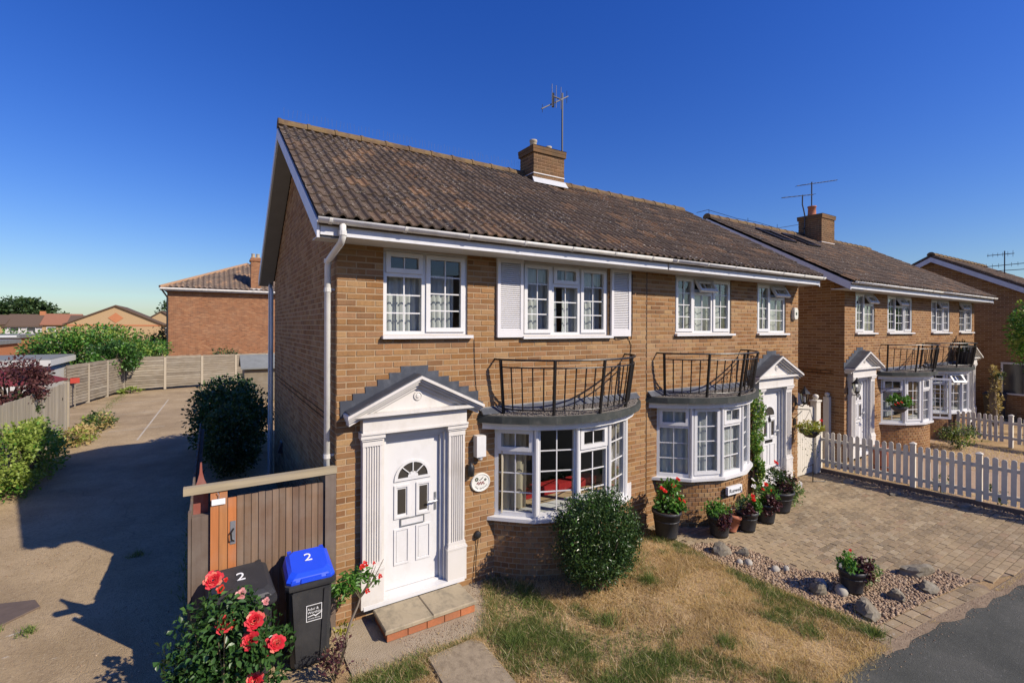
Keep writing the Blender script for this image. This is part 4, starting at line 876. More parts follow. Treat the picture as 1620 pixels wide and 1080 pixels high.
for k in range(4): a = k * 1.5; pic('painted_leaf', M_dkgreen, [(.07 + .012 * math.cos(a) + .013 * math.cos(a + b), .03 + .012 * math.sin(a) + .008 * math.sin(a + b)) for b in (0, 1.57, 3.14, 4.71)])
for s, a in zip('The Gables', [218 + 12.2 * k for k in range(10)]):
    if s != ' ':
        q = R(a); text('lettering', s, .03, M_ink, t, FACE(1.905 + .104 * math.cos(q), -.027, 1.36 + .082 * math.sin(q)) @ Matrix.Rotation(q + math.pi / 2, 4, 'Z'))
t = thing('outdoor_socket', 'round black outside tap cover with a thin cable below the plaque', 'wall fitting', (1.86, -.02, .65))
MB().lathe([(.0, .07), (.03, .065), (.05, .04), (.052, 0)], (0, 0, 0), 12).build('cover', M_blackplastic, t); o = t.children[0]; o.data.transform(Matrix.Translation((1.86, -.001, .65)) @ Matrix.Rotation(R(90), 4, 'X'))
MB().tube([(1.86, -.04, .6), (1.85, -.02, .45), (1.83, -.03, .25), (1.82, -.05, .0)], .006, 5).build('cable', M_blackplastic, t)
t = thing('alarm_box', 'pale bell box of the burglar alarm high at the far corner of the second house', 'alarm box', (10.06, -.02, 3.84))
hexp = [(-.085, -.10), (-.05, -.15), (.05, -.15), (.085, -.10), (.085, .08), (.05, .13), (-.05, .13), (-.085, .08)]
MB().loft([[(10.06 + p * s, -y_, 3.84 + q * s) for p, q in hexp] for s, y_ in ((1, .002), (1, .05), (.9, .075))]).build('cover', simple('alarm_plastic', (.70, .69, .58), .45), t)
MB().box(10.03, 10.09, -.0775, -.076, 3.80, 3.86).build('badge', M_dkgreen, t)
def lantern(label, x, z):
    t = thing('wall_lantern', label, 'lantern', (x, -.03, z), 'carriage lanterns beside the doors'); c = (x, -.2, z)
    MB().lathe([(.03, -.15), (.06, -.12), (.065, -.1)], c, 8).build('base', M_iron, t)
    MB().lathe([(.056, -.1), (.088, .1)], c, 6).build('glass_cage', M_glass, t)
    for k in range(6): a = k * math.pi / 3; MB().tube([(c[0] + .06 * math.cos(a), c[1] + .06 * math.sin(a), z - .1), (c[0] + .092 * math.cos(a), c[1] + .092 * math.sin(a), z + .1)], .007, 4).build('cage_bar', M_iron, t)
    MB().lathe([(.115, .1), (.10, .13), (.05, .18), (.045, .2), (.02, .22), (.022, .25), (0, .265)], c, 10).build('cap', M_iron, t)
    MB().lathe([(.02, -.1), (.02, .02)], c, 6).build('candle', M_cream, t)
    MB().tube([(x, -.2, z - .14), (x, -.16, z - .2), (x, -.05, z - .18), (x, -.01, z - .1)], .012, 6).build('bracket', M_iron, t); MB().box(x - .035, x + .035, -.02, -.001, z - .2, z - .02).build('back_plate', M_iron, t)
lantern('black carriage lantern at the corner above the white side gate', 10.18, 1.92); lantern('carriage lantern on the wall left of the third front door', 12.78, 1.98)
MB().box(10.08, 10.16, -.03, -.001, 1.28, 1.42).build('letter_plate', M_iron, tag(thing('door_bell', 'small black box screwed below the carriage lantern', 'door bell', (10.12, -.02, 1.35)), 'small black box screwed below the carriage lantern', 'door bell'))
t = thing('name_board', 'small white name board with black letters on the curved brick base', 'name board', (6.72, -.7, .62))
a = R(8); x, y = 6.77 + 1.66 * math.sin(a) - .25, 0
ph = R(-2); px_, py_ = 6.77 + 1.655 * math.sin(ph), -(1.655 * math.cos(ph) - 1.625 * math.cos(R(53)))
MB().box(-.2, .2, -.05, 0, -.07, .07).build('board', M_print, t); t.children[0].data.transform(Matrix.Translation((px_, py_, .60)) @ Matrix.Rotation(ph, 4, 'Z'))
text('lettering', 'Runwell', .105, M_ink, t, FACE(px_ + .0, py_ - .0525, .595, ph))

# ---------------------------------------------------------------- bins
def bin_(label, c, w, d, h, lid_mat, yaw=0., logo=False, num=True):
    t = thing('wheelie_bin', label, 'wheelie bin', (*c, 0), 'wheelie bins by the gate'); M = Matrix.Translation((*c, 0)) @ Matrix.Rotation(yaw, 4, 'Z')
    def P(m, nm, mat, par=t, smooth=False): m.v = [tuple(M @ Vector(v)) for v in m.v]; return m.build(nm, mat, par, smooth)
    bw_, bd_ = w * .40, d * .40; tw, td = w * .47, d * .46
    rr = lambda a, b, z, cut=.035, yo=0: [(-a + cut, -b + yo, z), (a - cut, -b + yo, z), (a, -b + cut + yo, z), (a, b - cut + yo, z), (a - cut, b + yo, z), (-a + cut, b + yo, z), (-a, b - cut + yo, z), (-a, -b + cut + yo, z)]
    P(MB().loft([rr(bw_ - .01, bd_ - .01, .03), rr(bw_, bd_, .06), rr(tw - .012, td - .012, h - .06), rr(tw, td, h - .05)]), 'body', M_binblack)
    for s in (-1, 1): P(MB().loft([[(s * bw_ * .62 + i, -bd_ - j, .1) for i, j in ((-.03, -.01), (.03, -.01), (.025, .014), (-.025, .014))], [(s * tw * .70 + i, -td - j + .012, h - .1) for i, j in ((-.03, -.01), (.03, -.01), (.025, .014), (-.025, .014))]]), 'body_rib', M_binblack)
    P(MB().loft([rr(tw + .022, td + .022, h - .055), rr(tw + .026, td + .026, h - .03), rr(tw + .026, td + .026, h), rr(tw + .01, td + .01, h + .004)]), 'rim', M_binblack)
    # domed lid, higher at the hinge, with a hand recess
    a, b = tw + .012, td + .012
    P(MB().loft([rr(a, b, h + .005, .04), rr(a + .002, b + .002, h + .03, .04), [(x, y, z + .085 * (y + b) / (2 * b)) for x, y, z in rr(a - .02, b - .02, h + .055, .05)], [(x, y, z + .10 * (y + b) / (2 * b)) for x, y, z in rr(a - .055, b - .06, h + .075, .05)]]), 'lid', lid_mat)
    P(MB().box(-a * .42, a * .42, -b - .012, -b + .07, h + .012, h + .05), 'lid_grip', lid_mat)
    for s in (-1, 1): P(MB().box(s * a * .72 - .02, s * a * .72 + .02, -b - .004, -b + .02, h + .018, h + .045), 'lid_rib', lid_mat)
    P(MB().tube([(-tw * .8, td + .07, h + .0), (-tw * .8, td + .10, h + .0), (tw * .8, td + .10, h + .0), (tw * .8, td + .07, h + .0)], .015, 6), 'handle_bar', M_binblack)
    for s in (-1, 1): 
        P(MB().box(s * tw * .75 - .02, s * tw * .75 + .02, td - .02, td + .05, h - .01, h + .135), 'hinge', lid_mat)
        wh = MB().lathe([(.045, -.022), (.09, -.022), (.098, -.012), (.098, .012), (.09, .022), (.045, .022)], (0, 0, 0), 16); wh.v = [(s * (tw + .02) + z, bd_ + .02 + x, .1 + y) for x, y, z in wh.v]; P(wh, 'wheel', M_blackplastic)
    sl = math.atan2(.025 + .075, 1.7 * b)
    if num: text('number', '2', .17, M_print, t, M @ Matrix.Translation((.0, .03, h + .137)) @ Matrix.Rotation(math.atan2(.10, 2 * b) , 4, 'X'), .002).data.transform(Matrix.Identity(4))
    if logo:
        z0 = h - .33; yf = lambda z: -(bd_ + (td - .012 - bd_) * (z - .06) / (h - .12)) - .003; k = math.atan2(td - bd_, h - .1)
        Q = M @ Matrix.Translation((.03, yf(z0) - .002, z0)) @ Matrix.Rotation(R(90) + k, 4, 'X')
        fr = MB(); grid_wall(fr, lambda u, w_, z: (u, z, w_), -.075, .075, -.085, .085, [(-.069, .069, -.079, .079)], 0, .0015); fr.v = [tuple(Q @ Vector(v)) for v in fr.v]; fr.build('logo_frame', M_print, t)
        text('lettering', 'Adur &\nWorthing', .036, M_print, t, Q @ Matrix.Translation((-.064, .022, 0)), .001, 'LEFT')
        sw = MB().add([(-.06, -.03, .001), (-.0, -.018, .001), (.012, -.03, .001), (.064, -.008, .001), (.064, -.016, .001), (.012, -.044, .001), (-.002, -.028, .001), (-.06, -.038, .001)], [(0, 1, 6, 7), (1, 2, 5, 6), (2, 3, 4, 5)]); sw.v = [tuple(Q @ Vector(v)) for v in sw.v]; sw.build('logo_wave', M_print, t)
        text('lettering', 'COUNCILS SERVICES', .0125, M_print, t, Q @ Matrix.Translation((.0, -.058, 0)), .001)
    return t
bin_('blue-lidded black wheelie bin numbered 2 against the house corner', (-.36, -.37), .46, .50, .90, M_blue, R(-2), True)
bin_('all-black wheelie bin numbered 2 half hidden behind the rose bush', (-.98, -.36), .55, .60, .86, M_binblack, R(3))

# ---------------------------------------------------------------- side gate of the near house
t = thing('side_gate', 'weathered boarded side gate with orange stained stile and steel latch', 'gate', (-.7, .02, 0))
n = 13; x0, x1 = -1.005, -.135; w = (x1 - x0) / n
for k in range(n):
    x = x0 + k * w; MB().box(x + .003, x + w - .003, -.012 + random.uniform(-.003, .003), .012, .03, 1.705 + random.uniform(-.006, .006)).build('board', M_gate, t)
for z in (.35, 1.0, 1.5): MB().box(-1.14, -.13, .014, .045, z, z + .1).build('rail', M_gate, t)
MB().box(-1.085, -1.009, -.02, .013, .02, 1.70).build('stile', M_post_orange, t)
la = MB().box(-1.065, -1.015, -.026, -.0205, 1.22, 1.46).build('latch_plate', M_steel, t); MB().tube([(-1.03, -.026, 1.25), (-1.055, -.06, 1.28), (-1.06, -.062, 1.35), (-1.035, -.026, 1.38)], .008, 5).build('latch_handle', M_iron, la)
t = thing('gateway', 'timber gateway with bleached top beam reaching to the house wall', 'gate frame', (-.7, .02, 0))
MB().box(-1.47, .0 - .002, -.05, .03, 1.80, 1.875).build('beam', M_beam, t); MB().box(-.128, -.008, -.04, .07, 0, 1.80).build('post', M_darkpost, t)
for k, x in enumerate((-1.24, -1.163)): MB().box(x, x + .072, -.03, .05, 0, 1.70 if k else 1.799).build('post', M_post_orange, t)
MB().box(-1.163, -1.091, -.029, .05, 1.7005, 1.799).build('post', M_post_orange, t)
t = thing('hanging_tag', 'white card tag hanging on a hook under the gate beam', 'tag', (-1.17, -.05, 1.7)); MB().box(-1.23, -1.11, -.046, -.042, 1.66, 1.72).build('card', M_print, t); MB().tube([(-1.17, -.044, 1.72), (-1.165, -.05, 1.76), (-1.18, -.05, 1.79)], .004, 4).build('hook', M_steel, t)
t = thing('boundary_fence', 'dark side fence running back along the drive from the red pointed post', 'fence', (-1.42, 2, 0))
MB().box(-1.40, -1.25, .0, .08, 0, 1.56).build('fence_post', M_darkpost, t); MB().box(-1.43, -1.405, -.02, .05, 0, 1.62).build('board', M_darkpost, t)
MB().loft([[(x, y, z) for x, y in ((-1.39 + i, .10), (-1.26 - i, .10), (-1.26 - i, .16), (-1.39 + i, .16))] for z, i in ((.9, 0), (1.80, 0), (1.89, .035), (1.97, .052), (2.07, .058))]).build('pointed_post', M_redpaint, t)
for k in range(46): y = .22 + k * .135; MB().box(-1.44, -1.42 + .004 * (k % 2), y, y + .128, .0, 1.42 + random.uniform(-.02, .02)).build('board', M_darkpost, t)
for z in (.3, 1.2): MB().box(-1.415, -1.36, .2, 6.4, z, z + .08).build('rail', M_darkpost, t)

# ---------------------------------------------------------------- picket fences and the white gates
def picket_fence(label, a, b, h, posts, sp=.125, w=.080, z0=.14, board=True):
    a, b = Vector((*a, 0)), Vector((*b, 0)); d = b - a; L = d.length; d /= L; nrm = Vector((d.y, -d.x, 0)); t = thing('picket_fence', label, 'fence', a, 'white picket fences')
    if nrm.x > 0: nrm = -nrm
    Tp = lambda u, q, z: tuple(a + d * u + nrm * q + Vector((0, 0, z)))
    for p in posts:
        po = MB(); po.box(p - .045, p + .045, -.07, .02, 0, h + .01, Tp); po = po.build('post', M_picket, t); MB().loft([[Tp(p - e, -.025 - e, z), Tp(p + e, -.025 - e, z), Tp(p + e, -.025 + e, z), Tp(p - e, -.025 + e, z)] for e, z in ((.055, h + .0105), (.055, h + .03), (.01, h + .06))]).build('post_cap', M_picket, po)
    for z in (z0 + .1, h - .24): MB().box(.0, L, -.012, .0215, z, z + .07, Tp).build('rail', M_picket, t)
    k = 0; u = .05
    while u < L - .04:
        if min(abs(u + w / 2 - p) for p in posts) > .085:
            zb, zt = z0 + random.uniform(-.012, .012), h + random.uniform(-.012, .012); ln = random.uniform(-.006, .006)
            poly = [(u, zb), (u + w, zb), (u + w + ln, zt - w / 2)] + [(u + w / 2 + ln + w / 2 * math.cos(q), zt - w / 2 + w / 2 * math.sin(q)) for q in (R(30), R(60), R(90), R(120), R(150))] + [(u + ln, zt - w / 2)]
            MB().prism(poly, lambda p, q, v: Tp(p, v, q), .022, .043).build('picket', M_picket, t)
        u += sp
    if board: MB().box(0, L, -.02, .03, -.02, .09, Tp).build('gravel_board', M_darkpost, t)
picket_fence('long white picket fence dividing the block-paved drive from the next garden', (11.38, .08), (11.84, -4.6), 1.0, (.04, 1.83, 2.86, 3.95))
picket_fence('short white picket fence farther back past the bow window with open casement', (18.9, .35), (18.55, -4.2), .92, (.04, 2.15, 3.3), board=False)
t = thing('side_gate', 'white boarded arched gate beside the second front door', 'gate', (10.8, .05, 0))
for k in range(8):
    x = 10.31 + k * .1; q = (k + .5) / 8; MB().box(x, x + .094, .05, .075, .03, 1.60 + .10 * math.sin(math.pi * min(1, q * 1.15 + .05))).build('board', M_picket, t)
for z in (.3, 1.35): MB().box(10.31, 11.1, .076, .11, z, z + .1).build('rail', M_picket, t)
t = thing('gate_post', 'square white gate post with ball finial at the picket fence end', 'gate post', (11.2, .05, 0))
MB().box(11.11, 11.31, -.02, .12, 0, 1.72).build('shaft', M_picket, t); MB().box(11.09, 11.33, -.04, .14, 1.721, 1.76).build('cap', M_picket, t); MB().lathe([(.03, 0), (.055, .04), (.07, .08), (.05, .125), (0, .14)], (11.21, .05, 1.76), 12).build('finial', M_picket, t, True)
t = thing('side_gate', 'shaded white arched gate across the gap behind the ball-topped post', 'gate', (11.9, .9, 0))
for k in range(11):
    x = 11.34 + k * .1; q = (k + .5) / 11; MB().box(x, x + .095, .9, .925, .03, 1.62 + .18 * math.sin(math.pi * q)).build('board', M_picket, t)
MB().box(11.34, 12.4, .926, .96, 1.2, 1.3).build('rail', M_picket, t)
t = thing('gate_post', 'white gate post with round finial against the third house', 'gate post', (12.5, .6, 0)); MB().box(12.44, 12.56, .30, .44, 0, 1.70).build('shaft', M_picket, t); MB().lathe([(.03, 0), (.06, .05), (.05, .1), (0, .12)], (12.5, .37, 1.70), 10).build('finial', M_picket, t, True)
t = thing('boot_scraper', 'rusty iron stake stand leaning at the foot of the white gate', 'garden stake', (10.35, -.28, 0))
MB().tube([(10.36, -.3, 0), (10.36, -.3, .42)], .012, 5).build('stake', M_iron, t); MB().tube([(10.36, -.3, .4), (10.2, -.2, .33), (10.1, -.2, .25)], .007, 5).build('arm', M_iron, t); MB().tube([(10.36, -.3, .03), (10.6, -.45, .02), (10.75, -.4, .02)], .008, 5).build('foot', M_iron, t)

# ---------------------------------------------------------------- plants
def flower(name, mat, c, r, parent, n=26, up=(0, 0, 1)):
    c = np.array(c); u = np.array(up, float); u /= np.linalg.norm(u); V = []; F = []
    for k in range(n):          # petals in whorls, outer ones spread wider
        q = k / n; a = k * 2.4; th = .25 + 1.15 * q; rr = r * (.35 + .65 * q)
        x = np.cross(u, [.3, .9, .1]); x /= np.linalg.norm(x); y = np.cross(u, x); d = x * math.cos(a) + y * math.sin(a); s = np.cross(u, d)
        tip = d * math.sin(th) + u * math.cos(th); b = c + d * r * .12; w = rr * .48; m1 = b + tip * rr * .6 + d * r * .10; t1 = b + tip * rr + d * r * .18 * q
        o = len(V); V += [b, m1 - s * w, t1 - s * w * .55, t1 + s * w * .55, m1 + s * w]; F += [(o, o + 1, o + 2, o + 3, o + 4)]
    m = MB(); m.add([tuple(v) for v in V], F); return m.build(name, mat, parent)
LEAF3 = []
def single_leaf_mesh(mat, L, asp):
    m = MB(); w = L * asp / 2
    m.add([(0, 0, 0), (L * .3, w * .8, .01), (L * .62, w * .85, .006), (L, 0, -.012), (L * .62, -w * .85, .006), (L * .3, -w * .8, .01), (L * .5, 0, -.006)], [(0, 6, 1), (1, 6, 2), (2, 6, 3), (0, 5, 6), (5, 4, 6), (4, 3, 6)])
    me = bpy.data.meshes.new('leaf'); me.from_pydata(m.v, [], m.f); me.materials.append(mat); return me
def leaf_objects(parent, mat, P, L, asp=.6, c=None):
    mes = [single_leaf_mesh(mat, L * k, asp) for k in (.75, 1., 1.2)]
    for p in P:
        v = Vector(RNG.normal(size=3)); v.z = abs(v.z) * .25
        if c is not None: v += (Vector(p) - Vector(c)).normalized() * 1.2
        link('leaf', random.choice(mes), parent, None, p, (random.uniform(-.5, .5), random.uniform(-.3, .5), math.atan2(v.y, v.x)))
# rose bush in front of the black bin
rb = thing('rose_bush', 'red rose bush in full bloom in front of the all-black bin', 'rose bush', (-1.05, -.85, 0))
stems = MB()
for k in range(16):
    a = random.uniform(0, 6.28); e = (-1.07 + .40 * math.cos(a) * random.random(), -.8 + .32 * math.sin(a) * random.random(), random.uniform(.45, 1.05)); stems.tube([(-1.05 + .08 * math.cos(a), -.85 + .08 * math.sin(a), -.05), (-1.05 + .2 * math.cos(a), -.85 + .15 * math.sin(a), .35), e], [.012, .009, .005], 5)
stems.build('stems', M_stem, rb, kind='stuff')
P = np.concatenate([blob((-1.13, -.76, .62), (.45, .28, .44), 3400, 30, .34, .45, .06), blob((-1.36, -.68, .36), (.26, .24, .22), 520, 9, .34, .4, .04), blob((-.84, -.92, .45), (.26, .22, .36), 620, 9, .34, .4, .04)])
near = np.argsort(np.linalg.norm(P - np.array(CAM), axis=1)); leaf_objects(rb, M_lf_rose, P[near[:260]], .062, .62, (-1.08, -.78, .5)); leaves('leaves', M_lf_rose, P[near[260:]], .062, rb, aspect=.62, up=.4)
for i, (x, y, z, r, mt) in enumerate(((-1.218, -.66, 1.186, .078, M_rosepetal), (-1.104, -.80, .811, .088, M_rosepetal), (-.889, -.92, .823, .078, M_rosepetal), (-.922, -.93, .667, .072, M_rosepetal), (-.72, -1.0, .61, .07, M_rosepetal), (-.77, -.97, .585, .066, M_rosepetal), (-.887, -.95, .303, .075, M_rosepetal), (-1.0, -.80, 1.06, .05, M_pinkpetal), (-.811, -.93, 1.0, .035, M_pinkpetal), (-1.159, -.70, 1.10, .04, M_redpetal), (-1.04, -.83, .80, .04, M_redpetal), (-1.025, -.82, .418, .022, M_redpetal), (-1.12, -.68, 1.17, .022, M_redpetal))):
    flower('rose', mt, (x - .02, y - .10, z + .07) if z < 1.0 else (x, y - .02, z), r * .9, rb, 34 if r > .05 else 16, (random.uniform(-.3, .3), -.7, .7))
# small rose by the door with bare twisted stem
sr = thing('small_rose', 'spindly rose with a leafy top by the left pilaster of the near door', 'rose', (-.06, -.62, 0))
MB().tube([(-.08, -.66, -.02), (-.04, -.62, .22), (.04, -.55, .38), (.12, -.5, .5), (.17, -.47, .62), (.24, -.46, .72)], [.018, .016, .014, .012, .009, .006], 6).build('main_stem', M_trunk, sr)
for e in ((.30, -.5, .98), (.36, -.5, .85), (.08, -.46, .86), (.02, -.45, .72), (.33, -.46, .92), (.40, -.52, 1.02)): MB().tube([(.15, -.48, .58), ((.15 + e[0]) / 2, -.48, .72), e], [.007, .006, .003], 5).build('twig', M_stem, sr)
P = np.concatenate([blob((.1, -.45, .80), (.20, .13, .14), 300, 10, .35, .3), blob((-.02, -.42, .68), (.13, .1, .12), 90, 5, .35, .3), blob((.28, -.48, .80), (.10, .08, .1), 70, 5, .35)])
leaf_objects(sr, M_lf_bright, P[:220], .065, .5, (.1, -.45, .7)); leaves('leaves', M_lf_bright, P[220:], .062, sr, aspect=.45)
leaves('dead_leaves', M_lf_yellow, blob((-.02, -.52, .30), (.1, .08, .12), 70, 5, .4, .2), .05, sr)
for x, y, z, r in ((.2, -.5, 1.0, .04), (.16, -.52, .99, .03), (.30, -.5, .99, .02), (.37, -.5, .80, .028), (.23, -.5, .66, .03)): flower('rose', M_redpetal, (x, y, z), r, sr, 12, (0, -.6, .7))

for _o in [sr]: _o.scale = (1, 1, .88)
pp = thing('purple_shrub', 'low purple-leaved twiggy plant at the bottom edge beside the small rose', 'plant', (-.2, -.9, 0)); st_ = MB()
for k in range(14): a = random.uniform(0, 6.28); st_.tube([(-.2, -.9, 0), (-.2 + .12 * math.cos(a), -.9 + .1 * math.sin(a), random.uniform(.2, .42))], .004, 4)
st_.build('stems', M_stem, pp, kind='stuff'); leaves('leaves', M_lf_purple, blob((-.2, -.9, .25), (.18, .14, .18), 240, 12, .4, .3, .02), .045, pp)
# rounded evergreen by the bow window
sh = thing('evergreen_shrub', 'rounded dark evergreen shrub clipped in front of the near bow window', 'shrub', (3.15, -1.08, 0)); m = MB()
for k in range(9): a = k * .7; m.tube([(3.15, -1.05, -.03), (3.15 + .2 * math.cos(a), -1.05 + .15 * math.sin(a), .4), (3.15 + .42 * math.cos(a), -1.05 + .3 * math.sin(a), .8)], [.03, .02, .008], 5)
m.build('branches', M_trunk, sh, kind='stuff')
P = np.concatenate([blob((3.10, -1.04, .76), (.62, .46, .53), 19000, 110, .26, .60, .10), blob((3.22, -.98, .34), (.52, .40, .32), 6500, 40, .32, .5, .015)]); P = P[P[:, 1] < -.70 + .5 * np.maximum(0, np.abs(P[:, 0] - 3.43) - .75)]
near = np.argsort(np.linalg.norm(P - np.array(CAM), axis=1)); leaf_objects(sh, M_lf_shrub, P[near[:220]], .036, .5, (3.13, -1.06, .6)); leaves('leaves', M_lf_shrub, P[near[220:]], .04, sh, aspect=.5, out=unit(P[near[220:]] - np.array([3.13, -1.0, .5])), outw=.5)
SP = []
for q in range(46):
    a = random.uniform(0, 6.28); e = random.uniform(-.2, 1.3); d = Vector((math.cos(a) * math.cos(e), math.sin(a) * math.cos(e) * .75, math.sin(e))); b0 = Vector((3.10, -1.06, .74)) + Vector((d.x * .54, d.y * .42, d.z * .48)); L = random.uniform(.06, .18)
    if b0.y + d.y * L > -.72: continue
    MB().tube([b0, b0 + d * L], .003, 4).build('shoot', M_stem, sh) if q < 24 else None
    for j in range(7): SP.append(b0 + d * L * j / 6 + Vector((random.uniform(-.02, .02), random.uniform(-.02, .02), random.uniform(-.02, .02))))
leaves('young_leaves', M_lf_bright, np.array([tuple(p) for p in SP]), .042, sh, aspect=.5)
P = blob((3.10, -1.06, .76), (.63, .47, .54), 900, 60, .26, .75, .1); P = P[P[:, 1] < -.72]; leaves('pale_leaves', M_lf_hedge, P, .042, sh, aspect=.5)
P = np.stack([RNG.normal(3.1, .45, 500), RNG.normal(-1.15, .3, 500), np.full(500, .012)], 1); P = P[P[:, 1] < -.7]; leaves('leaf_litter', M_brownblade, P, .032)
# pots
def pot(label, x, y, r, h, plants, mat=M_pot):
    t = thing('plant_pot', label, 'plant pot', (x, y, 0), 'planted pots on the paved drive')
    MB().lathe([(r * .72, .02), (r * .75, .0), (r * .76, .03), (r * .97, h - .05), (r * 1.06, h - .045), (r * 1.06, h), (r * .96, h), (r * .93, h - .04)], (x, y, .015), 20).build('pot', mat, t, True); MB().lathe([(r * .94, 0), (.001, .015)], (x, y, h - .03), 16).build('soil', M_soil, t)
    for z in (.62,): MB().lathe([(r * (.76 + .21 * z) + .001, h * z), (r * (.76 + .21 * z) + .01, h * z + .012), (r * (.76 + .21 * z) + .003, h * z + .024)], (x, y, .015), 20).build('pot_band', mat, t)
    for k in range(3): a = k * 2.1 - 1.2; MB().box(x + r * .6 * math.cos(a) - .025, x + r * .6 * math.cos(a) + .025, y + r * .6 * math.sin(a) - .025, y + r * .6 * math.sin(a) + .025, -.01, .02).build('pot_foot', M_concpost, t)
    for (mt, dx, dy, dz, rx, ry, rz, n, s) in plants: leaves('foliage', mt, blob((x + dx, y + dy, h + dz), (rx, ry, rz), n, 12, .34, .35, .03), s, t, aspect=.75, up=.5)
    return t
def blooms(t, mat, pts, r, n=14, nm='flower'):
    r *= .85
    for p in pts: flower(nm, mat, p, r, t, n, (random.uniform(-.4, .4), -.6, .7))
t = pot('largest black pot with tall red geraniums at the corner of the second bow', 5.22, -.44, .23, .44, [(M_lf_bright, .05, -.02, .22, .27, .22, .27, 900, .06), (M_lf_bright, .22, -.1, .08, .16, .14, .14, 260, .055), (M_stem, 0, 0, .1, .1, .1, .12, 30, .08)])
blooms(t, M_redpetal, [(5.02, -.5, .86), (5.06, -.53, .82), (5.24, -.56, .88), (5.42, -.5, .94), (5.40, -.56, .62), (5.45, -.6, .6)], .05, 18)
t = pot('second pot with green trailing leaves over dark purple foliage', 6.02, -.88, .19, .34, [(M_lf_bright, -.02, -.0, .12, .26, .2, .14, 500, .05), (M_lf_purple, -.06, -.14, -.02, .18, .10, .14, 420, .055)])
t = pot('third pot with one bright red bloom and bronze leaves', 6.62, -1.0, .18, .33, [(M_lf_bright, .10, -.03, .10, .17, .16, .17, 420, .055), (M_lf_purple, -.12, -.1, .02, .14, .12, .14, 260, .055), (M_lf_cream, -.1, .02, .14, .16, .12, .1, 160, .04)])
blooms(t, M_redpetal, [(6.60, -1.13, .58), (6.64, -1.1, .55), (6.62, -1.1, .62)], .045, 18)
t = pot('fourth pot with scarlet geranium and purple leaves spilling over', 7.25, -.98, .18, .34, [(M_lf_bright, .08, .02, .14, .2, .18, .18, 460, .055), (M_lf_purple, -.05, -.12, .0, .2, .12, .16, 420, .06), (M_lf_cream, -.1, .06, .2, .14, .12, .1, 120, .04)])
blooms(t, M_redpetal, [(7.16, -1.02, .70), (7.30, -1.05, .58), (7.12, -.98, .62)], .05, 18); blooms(t, M_whitepetal, [(7.0, -.9, .66), (7.05, -.85, .75)], .05)
t = pot('fifth and widest pot of lavender, ivy and white flowers by the second door', 8.0, -.80, .26, .38, [(M_lf_hedge, 0, 0, .18, .34, .28, .22, 900, .05), (M_lf_purple, .02, -.12, .18, .26, .16, .16, 500, .045), (M_lf_cream, .3, -.16, -.05, .22, .16, .26, 620, .045), (M_lf_purple, .22, .12, .30, .24, .14, .1, 260, .035)])
blooms(t, M_redpetal, [(7.92, -.78, .92)], .06, 18); blooms(t, M_whitepetal, [(7.66, -.84, .68), (7.62, -.86, .62), (7.7, -.88, .58), (8.56, -.92, .46), (8.5, -.95, .43), (8.3, -.9, .75), (7.8, -.9, .86)], .05)
t = pot('black pot of red, purple and cream plants standing alone in the shingle', 5.98, -2.86, .16, .30, [(M_lf_bright, -.1, .0, .14, .14, .14, .14, 300, .05), (M_lf_purple, .08, -.12, .03, .13, .11, .15, 420, .045), (M_lf_cream, .25, -.08, -.12, .2, .15, .22, 620, .038)])
blooms(t, M_redpetal, [(5.90, -2.86, .50), (5.98, -2.84, .54)], .025)
t = thing('terracotta_pot', 'tipped terracotta pot with dark leaves between the second and third pots', 'plant pot', (6.32, -.86, 0)); m = MB().lathe([(.10, 0), (.10, .01), (.15, .22), (.165, .22), (.165, .28), (.14, .28), (.13, .2)], (0, 0, 0), 16); Mx = Matrix.Translation((6.32, -.88, .02)) @ Matrix.Rotation(R(12), 4, 'Y'); m.v = [tuple(Mx @ Vector(v)) for v in m.v]; m.build('pot', M_terracotta, t, True)
leaves('foliage', M_lf_purple, blob((6.36, -.92, .26), (.15, .1, .16), 300, 8, .35, .3, .05), .05, t)
# creeper on the wall by door B
t = thing('climbing_plant', 'bright green climber growing up between the second bow window and door', 'climber', (8.40, -.1, 0)); MB().tube([(8.40, -.1, 0), (8.42, -.06, .8), (8.37, -.05, 1.5), (8.42, -.06, 2.05)], [.02, .015, .012, .006], 6).build('stem', M_trunk, t)
P = np.concatenate([blob((8.42 + .04 * math.sin(z * 5), -.13, z), (.16 + .06 * (z > 1.2), .11, .2), 330, 8, .38, .3, .02) for z in np.arange(.2, 2.1, .22)]); leaves('leaves', M_lf_bright, P[::2], .055, t, aspect=.7); leaves('yellow_green_leaves', M_lf_weed, P[1::2], .05, t, aspect=.7)  # every other leaf takes the yellower weed green
# hanging baskets
def basket(label, x, y, z, wall, mats, fl, bowl=M_iron):
    t = thing('hanging_basket', label, 'hanging basket', (x, y, z), 'hanging flower baskets'); MB().lathe([(.02, -.17), (.10, -.15), (.17, -.07), (.2, 0), (.18, .0), (.001, -.02)], (x, y, z), 16).build('bowl', bowl, t, True)
    MB().tube([(*wall, z + .42), (x, y, z + .46)], .01, 5).build('bracket', M_iron, t); MB().tube([(*wall, z + .2), ((wall[0] + x) / 2, (wall[1] + y) / 2, z + .4)], .008, 5).build('brace', M_iron, t)
    for k in range(3): a = k * 2.1; MB().tube([(x + .19 * math.cos(a), y + .19 * math.sin(a), z), (x, y, z + .45)], .004, 4).build('chain', M_iron, t)
    for mt, n, dz, rz, s in mats: leaves('foliage', mt, blob((x, y, z + dz), (.30, .26, rz), n, 14, .34, .4), s, t, aspect=.7)
    for mt, p in fl: blooms(t, mt, [(x + a, y + b, z + c) for a, b, c in p], .045)
    return t
